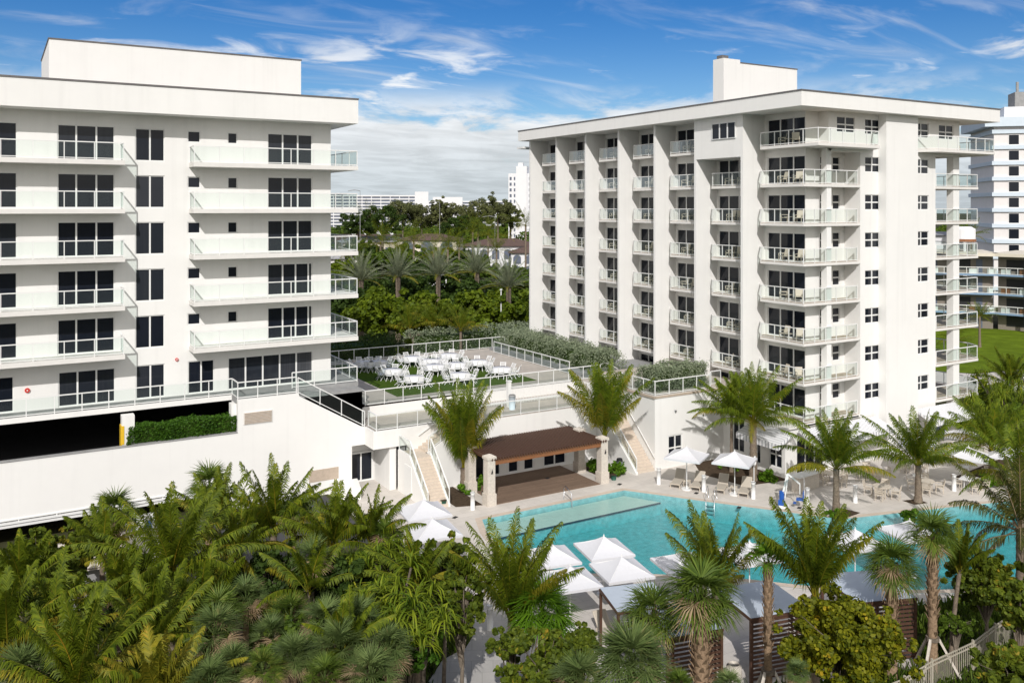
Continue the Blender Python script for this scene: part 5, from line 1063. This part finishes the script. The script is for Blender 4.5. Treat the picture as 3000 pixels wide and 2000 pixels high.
for i, (zx, zy, lab) in enumerate(TB):
    x, y = ground(950 + zx * .2551, 950 + zy * .2551, TZ + .75)
    t = thing('banquet_table', '', 'table', (x, y, TZ + .012), 0, 'round banquet tables on the terrace'); t['label'] = 'round legs and top of the %s banquet table on the terrace' % lab
    b = MB(); b.tube([(0, 0, .70), (0, 0, .735)], .78, 24); b.build('tabletop', 'plastic', t)
    for q in range(4): MB().bar((math.cos(q * 1.57 + .8) * .55, math.sin(q * 1.57 + .8) * .55, 0), (math.cos(q * 1.57 + .8) * .5, math.sin(q * 1.57 + .8) * .5, .7), .035).build('leg', 'metal', t)
    c = thing('tablecloth', 'white cloth over the %s banquet table on the terrace' % lab, 'tablecloth', (x, y, TZ + .012), 0, 'white tablecloths on the terrace')
    b = MB(); n = 36; o = [(0, 0, .742)] ; ring = lambda r, z, w_: [(math.cos(q / n * 6.2832) * (r + w_ * math.sin(q * 2.1)), math.sin(q / n * 6.2832) * (r + w_ * math.sin(q * 2.1)), z) for q in range(n)]
    R1, R2, R3 = ring(.78, .742, 0), ring(.81, .6, .02), ring(.84, .42, .05); vs = o + R1 + R2 + R3; f = [(0, 1 + q, 1 + (q + 1) % n) for q in range(n)] + [(1 + q, 1 + n + q, 1 + n + (q + 1) % n, 1 + (q + 1) % n) for q in range(n)] + [(1 + n + q, 1 + 2 * n + q, 1 + 2 * n + (q + 1) % n, 1 + n + (q + 1) % n) for q in range(n)]
    b.add(vs, f); b.build('drape', 'cloth', c, True)
    for q in range(8):
        a = q * math.pi / 4 + .2 * (i % 3); r = 1.08 + random.uniform(-.1, .2)
        place(fc, ff, x + math.cos(a) * r, y + math.sin(a) * r, TZ + .012, a - math.pi / 2 + random.uniform(-.25, .25), 'white folding chair on the %s side of the %s banquet table' % (DIRS[q], lab), 'chair', 'white folding chairs around the banquet tables')
# patio dining groups
def patio(x, y, lab, square=False, umb=None):
    t = thing('patio_table', lab, 'table', (x, y, 0), .3, 'beige patio tables'); b = MB()
    if square: b.box(-.6, .6, -.6, .6, .70, .74)
    else: b.tube([(0, 0, .70), (0, 0, .74)], .58, 24)
    b.build('tabletop', 'plastic' if square else 'beige', t)
    for a in range(4): MB().bar((math.cos(a * 1.57 + .8) * .45, math.sin(a * 1.57 + .8) * .45, 0), (math.cos(a * 1.57 + .8) * .45, math.sin(a * 1.57 + .8) * .45, .7), .05).build('leg', 'plastic' if square else 'beige', t)
PT = [(50.4, 37.35, 'round patio table right of the middle palm bollard'), (53.9, 36.6, 'round patio table behind the palm with the orange frond'), (56.9, 35.3, 'square white patio table under the right umbrella'), (53.0, 40.0, 'round patio table back in the palm shadow'), (60.4, 35.4, 'round patio table at the right frame edge'), (49.9, 40.9, 'round patio table near the bar counter'), (57.3, 40.0, 'round patio table at the back of the patio')]
pc = None
for i, (x, y, lab) in enumerate(PT):
    patio(x, y, lab, i == 2)
    for q in range(4):
        a = q * 1.5708 + .45 + .2 * i; lb = 'beige armchair at the %s of the %s' % (['right', 'back', 'left', 'front'][q], lab.replace('round patio table', 'table').replace('square white patio table', 'square table')); cx, cy = x + math.cos(a) * .85, y + math.sin(a) * .85; rz = a - 1.5708
        if pc is None: pc = chair('patio_chair', lb, 'beige', cx, cy, 0, rz, 'patio chairs around the dining tables')
        else: dup(pc, (cx, cy, 0), rz, lb)
# bollards
bo = thing('bollard_light', 'white bollard in the bed left of the pergola', 'bollard', (26.05, 48.94, 0), .6, 'white bollard lights round the pool')
MB().tube([(0, 0, 0), (0, 0, .95)], .14, 14).build('post', 'plastic', bo, True); MB().tube([(0, 0, .952), (0, 0, 1.0), (0, 0, 1.06), (0, 0, 1.1)], [.11, .11, .17, .15], 14).build('lamp_head', 'plastic', bo, True)
for x, y, lab in [(39.47, 46.9, 'white bollard at the foot of the straight stairs'), (41.05, 44.15, 'white bollard between the two deck umbrellas'), (42.85, 41.43, 'white bollard right of the rightmost lounger'), (44.9, 38.75, 'white bollard in front of the lifeguard sign'), (47.96, 37.53, 'white bollard between the two pool coconut palms'), (55.67, 35.7, 'white bollard in front of the square patio table'), (19.3, 34.6, 'white bollard beside the light garden path'), (17.8, 30.0, 'white bollard near the bottom of the path')]: dup(bo, (x, y, 0), .6, lab)
# pool lift
pl = thing('pool_lift', 'white and blue pool lift with a seat on the pool edge', 'pool lift', (43.3, 39.3, 0), -.9)
b = MB(); b.box(-.35, .35, -.3, .3, 0, .12); b.box(-.28, .1, -.22, .22, .12, .45); b.build('base', 'plastic', pl)
b = MB(); b.box(-.3, .12, -.24, -.221, .15, .5); b.tube([(-.1, 0, .45), (-.1, 0, 1.0)], .16, 8); b.build('battery_box', 'blue', pl)
b = MB(); b.bar((-.1, 0, .5), (.25, 0, 2.15), .12); b.bar((.25, 0, 2.15), (1.0, .1, 1.55), .09); b.bar((.1, 0, .6), (.3, 0, 2.0), .06); b.bar((1.0, .1, 1.55), (1.0, .1, .9), .05); b.build('arm', 'plastic', pl)
b = MB(); b.box(.78, 1.22, -.12, .32, .55, .62); b.box(1.18, 1.24, -.12, .32, .62, 1.1); b.box(.6, .78, -.05, .25, .3, .36); se = b.build('seat', 'blue', pl)
sg = thing('notice_board', 'white notice board with a blue panel beside the pool lift', 'sign', (45.9, 39.9, 0), .75)
b = MB(); b.box(-.42, .42, -.03, .03, .45, 1.2); b.build('board', 'plastic', sg); MB().box(-.3, .05, -.036, -.031, .75, 1.05).build('panel', 'blue', sg)
for s in (-.3, .3): MB().bar((s, 0, 0), (s, 0, .449), .05).build('leg', 'plastic', sg)
# ladder and hand rail
ld = thing('pool_ladder', 'steel pool ladder with looped rails on the sunny pool edge', 'ladder', (39.95, 42.35, 0), .62)
for s in (-.27, .27): MB().tube([(.75, s, 0), (.7, s, .6), (.45, s, .88), (.1, s, .82), (-.08, s, .45), (-.1, s, -.9)], .025, 8).build('rail', 'metal', ld, True)
for z_ in (-.25, -.5, -.75): MB().box(-.16, -.04, -.25, .25, z_, z_ + .03).build('step', 'metal', ld)
hr = thing('hand_rail', 'steel hand rail at the shallow ledge in front of the pergola', 'hand rail', (32.1, 47.3, 0), -1.5708)
MB().tube([(-.35, 0, 0), (-.35, 0, .7), (-.2, 0, .92), (.55, 0, .62), (.6, 0, -.3)], .025, 8).build('rail', 'metal', hr, True); MB().tube([(-.35, 0, .5), (.58, 0, .2)], .02, 6).build('brace', 'metal', hr, True)
l2 = thing('pool_ladder', 'dark looped pool rail under the umbrella above the round fan palm', 'ladder', (35.9, 29.3, 0), 2.2)
for s in (-.3, .3): MB().tube([(.75, s, 0), (.7, s, .6), (.45, s, .88), (.1, s, .82), (-.08, s, .45), (-.1, s, -.9)], .025, 8).build('rail', 'black', l2, True)
for i, (px, py, lab) in enumerate([(1815, 1418, 'in front of the right pergola pillar'), (2040, 1444, 'below the left loungers'), (2165, 1488 - 2, 'right of the pool ladder'), (2342, 1487, 'below the notice board'), (1333, 1515, 'left of the pool corner'), (2094, 1388, 'behind the left umbrella'), (1604, 1402, 'on the timber floor')]):
    x, y = ground(px, py); dr = thing('drain_grate', 'small dark drain grate ' + lab, 'drain', (x, y, .05 if i == 6 else .002), .5, 'drain grates'); b = MB(); b.box(-.19, .19, -.12, .12, 0, .012); b.build('plate', 'black', dr)
# bar counter under the awning
bcn = thing('bar_counter', 'pale stone bar counter under the striped awning', 'counter', (47.3, 41.0, 0), .1)
MB().box(-1.1, 1.1, -.3, .3, 0, 1.02).build('front', 'stone', bcn); MB().box(-1.2, 1.2, -.42, .42, 1.022, 1.08).build('top', 'trim', bcn)
for i, (px, py, lab) in enumerate([(1815, 1362, 'dark blue bin beside the foot of the straight stairs')]):
    x, y = ground(1815, 1385); t = thing('bin', lab, 'bin', (x, y, 0), 0); MB().tube([(0, 0, 0), (0, 0, .85)], [.2, .24], 12).build('body', 'litebluewall', t, True); MB().tube([(0, 0, .851), (0, 0, 1.05)], [.24, .2], 12).build('lid', 'black', t, True)
for px, py, lab in [(1299, 1480, 'dark green planter pot beside the left stair bollard'), (1798, 1405, 'dark green pot right of the pergola pillar'), (1420, 1455, 'dark green pot by the left pergola pillar')]:
    x, y = ground(px, py); t = thing('flower_pot', lab, 'plant pot', (x, y, 0), 0, 'dark green pots'); MB().tube([(0, 0, 0), (0, 0, .35)], [.16, .22], 12).build('pot', 'green_box', t, True); MB().tube([(0, 0, .351), (0, 0, .36)], [.2, .19], 12).build('soil', 'mulch', t)
# life ring on the wall
lr = thing('life_ring', 'white life ring hanging beside the thick trunked palm', 'life ring', (45.55, 43.9, 1.45), .6)
b = MB(); b.tube([(math.cos(a) * .3, 0, math.sin(a) * .3) for a in np.linspace(0, 6.2832, 25)], .065, 8, False); b.build('ring', 'plastic', lr, True); MB().bar((0, .05, -1.45), (0, .05, .3), .06).build('stand', 'trim', lr)
# cabanas
def cabana(x, y, rz, label, w=2.7, d=2.7, h=2.65):
    c = thing('cabana', label, 'cabana', (x, y, 0), rz, 'slatted timber cabanas'); a, e = w / 2, d / 2
    for sx in (-a, a):
        for sy in (-e, e): MB().box(sx - .06, sx + .06, sy - .06, sy + .06, 0, h - .12).build('post', 'brown', c)
    b = MB(); b.box(-a - .08, a + .08, -e - .08, -e + .08, h - .118, h - .01); b.box(-a - .08, a + .08, e - .08, e + .08, h - .118, h - .01); b.box(-a - .08, -a + .08, -e + .08, e - .08, h - .118, h - .01); b.box(a - .08, a + .08, -e + .08, e - .08, h - .118, h - .01); b.build('beam', 'brown', c)
    b = MB(); b.add([(-a - .04, -e - .04, h), (a + .04, -e - .04, h), (a + .04, e + .04, h + .05), (-a - .04, e + .04, h + .05)], [(0, 1, 2, 3)]); b.add([(-a - .04, -e - .04, h - .008), (a + .04, -e - .04, h - .008), (a + .04, e + .04, h + .042), (-a - .04, e + .04, h + .042)], [(3, 2, 1, 0)]); b.build('roof', 'shadecloth', c)
    b = MB()
    for k in range(14): z = .12 + k * .175; b.box(-a + .06, a - .06, -e - .015, -e + .015, z, z + .1)
    b.build('slat_panel', 'brown', c); b = MB()
    for k in range(14): z = .12 + k * .175; b.box(a - .015, a + .015, -e + .06, 0, z, z + .1)
    b.build('slat_panel', 'brown', c); return c
c0 = cabana(27.7, 26.35, -.22, 'cabana with a bare blue grey roof behind the slim fan palm')
for x, y, rz, lab in [(23.5, 26.6, -.2, 'cabana whose dark slats show left of the thick trunked palm'), (32.6, 24.9, -.35, 'cabana with its slatted corner post right of the yellow bush'), (23.3, 29.15, -.3, 'cabana with only an open brown corner showing left of the fan palms')]:
    r = c0.copy(); COL.objects.link(r); r.location = (x, y, 0); r.rotation_euler = (0, 0, rz); r['label'] = lab; r.scale = (.88, .8, 1) if x < 25 else (1, 1, 1)
    for ch in list(c0.children):
        if x == 23.3 and ch.name.startswith('slat'): continue
        q = ch.copy(); COL.objects.link(q); q.parent = r
ur = thing('urn', 'pale stone urn beside the brown cabana post', 'urn', (*ground(2150, 1998, .1)[:2], 0), 0); b = MB(); b.tube([(0, 0, 0), (0, 0, .1), (0, 0, .35), (0, 0, .75), (0, 0, .85)], [.18, .2, .33, .3, .22], 20); b.build('body', 'stone', ur, True)
# aluminium fence at the lower right
fn = world_thing('picket_fence', 'beige metal picket fence curving along the bottom right garden edge', 'fence')
FPTS = [(27.2, 20.6), (28.24, 21.1), (29.75, 21.07), (31.8, 21.32), (34.63, 21.39), (36.86, 21.78), (39.72, 22.15), (43, 22.3)]
b = MB(); pk = MB(); po = MB(); acc = 0
for (x0, y0), (x1, y1) in zip(FPTS[:-1], FPTS[1:]):
    for z in (.12, 1.02, 1.18): b.bar((x0, y0, z), (x1, y1, z), .04)
    L = math.hypot(x1 - x0, y1 - y0); n = int(L / .13)
    for k in range(n): t = k / n; pk.bar((x0 + (x1 - x0) * t, y0 + (y1 - y0) * t, .05), (x0 + (x1 - x0) * t, y0 + (y1 - y0) * t, 1.2), .022)
    MB().bar((x0, y0, 0), (x0, y0, 1.3), .07).build('post', 'fence', fn)
b.build('rail', 'fence', fn); pk.build('picket', 'fence', fn)
def props(px, py, d, label):
    x, y, z = at(px, py, d); t = thing('palm_brace', label, 'brace', (x, y, 0), 0, 'timber braces holding young palms')
    for k in range(3):
        a = k * 2.1 + 3.4; MB().bar((math.cos(a) * 1.1, math.sin(a) * 1.1, 0), (math.cos(a) * .22, math.sin(a) * .22, 1.65), .09).build('strut', 'stone', t)
    MB().tube([(0, 0, 1.55), (0, 0, 1.7)], .26, 10).build('collar', 'bark', t)
props(2732, 1572, 35.5, 'timber struts round the tall fan palm by the fence'); props(2250, 1665, 33, 'timber struts round the slim fan palm')
# parked car in the upper garage
def car(x, y, z, rz, label, m):
    c = thing('parked_car', label, 'car', (x, y, z), rz)
    prof = [(-2.2, .35), (-2.25, .75), (-1.9, .95), (-1.2, 1.02), (-.55, 1.45), (.9, 1.5), (1.75, 1.1), (2.2, 1.0), (2.28, .6), (2.2, .3)]
    b = MB(); n = len(prof); vs = [(p[0], -.85 + .12 * (p[1] > 1.2), p[1]) for p in prof] + [(p[0], .85 - .12 * (p[1] > 1.2), p[1]) for p in prof]
    b.add(vs, [tuple(range(n)), tuple(range(2 * n - 1, n - 1, -1))] + [(i, n + i, n + (i + 1) % n, (i + 1) % n) for i in range(n)]); b.build('body', m, c)
    b = MB()
    for s in (-1, 1): b.quad((-1.1, s * .80, 1.03), (1.6, s * .80, 1.08), (.85, s * .745, 1.42), (-.5, s * .745, 1.4))
    b.build('window', 'glass', c)
    for wx in (-1.4, 1.4):
        for s in (-1, 1):
            wl = MB().tube([(wx, s * .7, .33), (wx, s * .88, .33)], .33, 18).build('wheel', 'black', c); MB().tube([(wx, s * .881, .33), (wx, s * .9, .33)], .18, 12).build('rim', 'metal', wl)
    for s in (-.6, .6): MB().box(-2.28, -2.2, s - .15, s + .15, .68, .8).build('headlight', 'trim', c)
car(11.0, 59.9, 3.8, 0, 'white car parked behind the clipped hedge in the upper garage', 'plastic')
car(27.6, 90.5, 0, .6, 'red car parked in the shade beyond the terrace', 'red')
# alarm bells and small fittings
for x, z, lab in [(10.2, 9.25, 'small red alarm bell high on the left tower wall'), (1.75, 8.15, 'red and white alarm box by the leftmost glass door')]:
    t = thing('alarm_bell', lab, 'alarm', (x, YW, z), 0); MB().tube([(0, -.001, 0), (0, -.09, 0)], .1 if z > 9 else .14, 14).build('bell', 'red', t); MB().tube([(0, -.091, 0), (0, -.11, 0)], .04, 10).build('hub', 'trim', t)
for x, z, lab in [(43.2, 4.1, 'round wall lamp high on the tall white wall'), (45.9, 3.5, 'small twin lamp on the tall white wall')]:
    t = thing('wall_lamp', lab, 'lamp', (x, 49.5, z), 0); MB().tube([(0, -.001, 0), (0, -.12, 0)], .08, 12).build('shade', 'metal', t)
b = None
# blue door canopy items at the lower garage
t = thing('mannequin_sign', 'blue and white sign board by the lower garage opening', 'sign', (*at(425, 1535, 50)[:2], 0), .1); z = at(425, 1535, 50)[2]
t.name = 'sign_board'; MB().box(-.5, .5, -.03, .03, z - .5, z + .6).build('board', 'plastic', t); MB().add([(-.3, -.035, z - .3), (.4, -.035, z - .3), (.3, -.035, z + .3)], [(0, 1, 2)]).build('panel', 'blue', t); MB().bar((0, 0, 0), (0, 0, z - .5), .08).build('post', 'trim', t)
t = thing('shed', 'small grey hut with a pebbled roof behind the orange palm trunk', 'hut', (*at(360, 1800, 43)[:2], 0), -.1)
MB().box(-2.6, 1.9, -.9, .9, 0, 2.1).build('wall', 'grey', t); b = MB(); b.add([(-2.9, -1.3, 2.1), (2.2, -1.3, 2.1), (2.2, 1.2, 2.75), (-2.9, 1.2, 2.75)], [(0, 1, 2, 3)]); b.add([(-2.9, -1.3, 2.0), (2.2, -1.3, 2.0), (2.2, 1.2, 2.65), (-2.9, 1.2, 2.65)], [(3, 2, 1, 0)]); b.build('roof', 'stone', t); MB().box(1.0, 1.7, -.93, -.9, .1, 1.9).build('door', 'trim', t)

# ================= background buildings =================
def flats(label, x0, x1, y, depth, z1, storeys, m, towers=(), rz=0, base=0, loc=(0, 0)):
    t = thing('apartment_building', label, 'apartment building', (loc[0], loc[1], 0), rz)
    b = MB(); b.box(x0, x1, y + .6, y + depth, 0, z1 - .1); b.build('wall', 'fardark', t); h = z1 / storeys; b = MB()
    for k in range(storeys + 1): b.box(x0 - .3, x1 + .3, y, y + depth + .2, k * h - .05, k * h + h * .42)
    for x in np.arange(x0, x1, 9): b.box(x, x + .7, y + .1, y + 1, 0, z1 - .05)
    b.build('balcony_band', m, t)
    for (a, c, zz) in towers: MB().box(a, c, y - 3, y + depth * .7, 0, zz).build('stair_tower', m, t)
    return t
def facing(px, d):   # yaw that turns a local -Y front towards the camera
    return -math.atan2(FW[0] + (px - CX) / FOC * RT[0], FW[1] + (px - CX) / FOC * RT[1])
def far(px, d): x, y, _ = at(px, 610, d); return (x, y)
flats('long white apartment block on the far shore with two stair towers', -95, 30, 0, 14, 30.3, 10, 'farwhite', ((28, 41, 35.0),), facing(1160, 850), loc=far(1130, 850))
flats('lower white apartment block right of the long one on the far shore', -40, 150, 0, 14, 25.5, 8, 'farwhite', ((-8, 24, 31),), facing(1350, 950), loc=far(1290, 950))
t = thing('tower_block', 'tall white tower block just left of the right hotel', 'tower block', (*far(1522, 430), 0), facing(1522, 430) - .12)
b = MB(); b.box(-5.5, 13, .1, 18, 0, 36); b.box(-1.5, 3.8, -1.5, 8, 0, 39.5); b.box(-.5, 1.8, -1, 3, 39.5, 41.2); b.build('wall', 'farwhite', t)
for k in range(12):
    for (a, c) in ((-4.9, -3.9), (-2.8, -2.1), (4.6, 6.6), (7.6, 9.4)): MB().box(a, c, .0, .098, 2 + k * 2.8, 3.5 + k * 2.8).build('window', 'fardark', t)
def house(px, d, w_, dp, h, label, wallm, roofm, rz=0, arches=0, hip=2.0):
    x, y = far(px, d); t = thing('house', label, 'house', (x, y, 0), facing(px, d) + rz); MB().box(-w_, w_, 0, dp, 0, h).build('wall', wallm, t)
    b = MB(); e = .8; b.add([(-w_ - e, -e, h + .01), (w_ + e, -e, h + .01), (w_ + e, dp + e, h + .01), (-w_ - e, dp + e, h + .01), (-w_ + dp * .45, dp / 2, h + hip), (w_ - dp * .45, dp / 2, h + hip)], [(0, 1, 5, 4), (1, 2, 5), (2, 3, 4, 5), (3, 0, 4), (3, 2, 1, 0)]); b.build('roof', roofm, t)
    if arches:
        for k in range(arches):
            cx = -w_ + (k + .5) * 2 * w_ / arches; b = MB(); a = w_ / arches * .62; n = 10
            for zb in (.4, h * .5 + .2):
                pts = [(cx - a, zb), (cx + a, zb)] + [(cx + a * math.cos(q * math.pi / n), zb + h * .25 + a * .8 * math.sin(q * math.pi / n)) for q in range(n + 1)]
                b.vprism(pts, -.06, -.02)
            b.build('arch', 'fardark', t)
    else:
        for k in range(4): cx = -w_ + (k + .5) * w_ / 2; MB().box(cx - .8, cx + .8, -.05, -.01, h * .35, h * .75).build('window', 'fardark', t)
    return t
house(1470, 255, 10.5, 14, 8.0, 'white arcaded house with a wide brown tiled roof', 'farwhite', 'roofbrown', arches=6)
house(1570, 245, 7, 12, 6.5, 'white arcaded house lower right, cut by the right tower', 'farwhite', 'roofbrown', arches=4)
house(1250, 290, 10, 14, 8.4, 'pale house with a brown roof in the middle distance', 'cream', 'roofbrown', -.2, arches=3)
house(1110, 300, 12, 12, 7.4, 'cream house with a long grey roof in the middle distance', 'cream', 'roofgrey', .2)
house(1010, 235, 9, 10, 5.5, 'house with a pinkish wall beside the left balconies', 'pinkwall', 'roofgrey', .1)
t = house(1205, 200, 9, 9, 3.6, 'low white house between the date palms', 'farwhite', 'roofgrey', .1, hip=1.0)
# solar panels on a roof, street lights and poles
t = thing('dark_roofed_shed', 'dark roofed shed with four white vents', 'shed', (*far(1100, 345), 0), facing(1100, 345)); MB().box(-16, 11, 0, 8, 0, 8.6).build('wall', 'roofbrown', t)
for k in range(4): MB().add([(-9 + k * 5, -.3, 8.6), (-7.6 + k * 5, -.3, 8.6), (-9.6 + k * 5, 2, 11), (-11 + k * 5, 2, 11)], [(0, 1, 2, 3)]).build('vent', 'farwhite', t)
for px, d, h, lab in [(1055, 255, 24, 'tall pole with a cross arm left of the far flats'), (1288, 300, 21, 'street light in front of the pine left of the middle'), (1450, 250, 16.5, 'street light above the brown roofs')]:
    x, y = far(px, d); t = thing('street_light', lab, 'street light', (x, y, 0), facing(px, d), 'street lights and poles'); MB().tube([(0, 0, 0), (0, 0, h)], [.13, .07], 6).build('pole', 'grey', t); MB().tube([(0, 0, h), (-1.5, 0, h + .3), (-3.5, 0, h)], .1, 5).build('arm', 'grey', t)
for px, py0, py1, d, lab in [(1594, 808, 912, 112, 'white flag pole at the edge of the right tower'), (1468, 850, 890, 105, 'short white pole under the rightmost date palm')]:
    x, y = far(px, d); z = at(px, py0, d)[2]; t = thing('pole', lab, 'pole', (x, y, 0)); MB().tube([(0, 0, 0), (0, 0, z)], .07, 8).build('shaft', 'trim', t); MB().tube([(0, 0, z), (0, 0, z + .15)], .16, 8).build('cap', 'trim', t)
# neighbour: pale blue banded hotel and the low motel with balconies
x, y = far(2905, 168); t = thing('blue_banded_hotel', 'tall pale hotel with light blue bands at the right frame edge', 'hotel building', (x, y, 0), facing(2905, 168) + .25); t.name = 'banded_hotel'
MB().box(.6, 40, .8, 18, 0, 34.6).build('wall', 'pinkwall', t)
MB().box(3.0, 20, 3, 12, 36.41, 38.6).build('penthouse', 'farwhite', t); MB().box(5.0, 8.5, 3.5, 8, 38.61, 41.5).build('plant_room', 'grey', t); MB().box(5.4, 5.8, 4.0, 4.4, 41.5, 43.5).build('mast', 'grey', t)
for k in range(11):
    z = 3.6 + k * 3.0; MB().box(.2, 40.2, .45, 18.2, z - .32, z + .42).build('blue_band', 'litebluewall', t)
    for (a, c) in ((3.2, 4.9), (7.6, 9.6), (12.5, 15), (18, 22)):
        if k: f = MB().box(a - .1, c + .1, .74, .795, z - 2.6, z - .52).build('window', 'trim', t); MB().box(a, c, .70, .737, z - 2.4, z - .6).build('pane', 'glass', f)
MB().box(-1.2, 40.4, -.2, 18.4, 34.6, 36.4).build('cornice', 'litebluewall', t)
def motel(px, d, L0, L1, rz, label):
    x, y = far(px, d); t = thing('motel', label, 'motel', (x, y, 0), facing(px, d) + rz); MB().box(L0, L1, 1.5, 12, 0, 11.5).build('wall', 'motel', t)
    for k, z in enumerate((2.7, 5.7, 8.7)):
        b = MB(); b.box(L0, L1, -.2, 1.498, z - .25, z); s = b.build('gallery', 'bluecol', t); b = MB()
        for xx in np.arange(L0, L1, 1.6): b.bar((xx, -.1, z), (xx, -.1, z + 1.05), .07)
        b.bar((L0, -.1, z + 1.05), (L1, -.1, z + 1.05), .1); b.bar((L0, -.1, z + .1), (L1, -.1, z + .1), .07); b.build('railing', 'trim', s)
        b = MB(); b.quad((L0, -.1, z + .12), (L1, -.1, z + .12), (L1, -.1, z + 1.0), (L0, -.1, z + 1.0)); b.build('glass_panel', 'rail_glass', s)
        random.seed(int(abs(L0)) + k)
        b = MB(); c = MB()
        for xx in np.arange(L0 + .8, L1, 2.6): (b if random.random() < .5 else c).box(xx, xx + random.uniform(.6, 1.3), .1, .6, z, z + .8)
        b.build('balcony_furniture', 'orange', s); c.build('balcony_furniture', 'plastic', s)
    for k, z in enumerate((.1, 2.75, 5.75, 8.75)):
        for xx in np.arange(L0 + 1.2, L1 - 3, 6.5):
            f = MB().box(xx, xx + 2.6, 1.44, 1.495, z + .5, z + 2.2).build('window', 'black', t); MB().box(xx + 3.4, xx + 4.3, 1.45, 1.495, z, z + 2.15).build('door', 'fardark', t)
    for xx in np.arange(L0 + 4.2, L1, 9.5): MB().box(xx, xx + .5, -.45, -.21, 0, 11.3).build('column', 'bluecol', t)
    MB().box(L0 - .4, L1 + .4, -.8, 12.5, 11.5, 12.0).build('roof', 'cream', t); return t
motel(2915, 137, -20, 0, .18, 'three storey motel with glass galleries, part seen left of its bend'); motel(2915, 137, .02, 26, -.28, 'three storey motel wing with blue columns at the right frame edge')
x, y = far(2905, 140); z = 12.0
t = thing('water_tank', 'round white tank on the motel roof', 'tank', (x - 1, y + 4, z), 0); MB().tube([(0, 0, 2.0), (0, 0, 3.6), (0, 0, 4.0)], [1.7, 1.7, 1.1], 20).build('drum', 'farwhite', t)
MB().tube([(0, 0, 1.6), (0, 0, 1.98)], [1.8, 1.8], 20).build('tray', 'orange', t)
for a in range(5): MB().bar((math.cos(a * 1.257) * 1.5, math.sin(a * 1.257) * 1.5, 0), (math.cos(a * 1.257) * 1.5, math.sin(a * 1.257) * 1.5, 1.6), .25).build('leg', 'farwhite', t)
for px, py, d, R, lab in [(2845, 690, 150, 3.2, 'palm on the left of the white roof tank'), (2795, 1000, 112, 2.6, 'potted palm seen through the right tower columns'), (2870, 925, 120, 2.2, 'small round topped palm in front of the motel')]: coconut(px, py, d, R, lab, n=16, upr=.4, tr=.15, leafn=20)
house(2765, 190, 14, 12, 13.2, 'white building glimpsed between the right tower columns', 'farwhite', 'roofgrey', 0, hip=.6)
dk = sheet('neighbour_deck', [(76, 80), (74, 60), (90, 50), (112, 42), (122, 56), (97, 59.5), (80, 81.5)], [], .016, 'deck')
for o in S.objects:
    if o.type == 'EMPTY' and not o.children: print('EMPTY CHILDLESS', o.name)
S.render.film_transparent = False
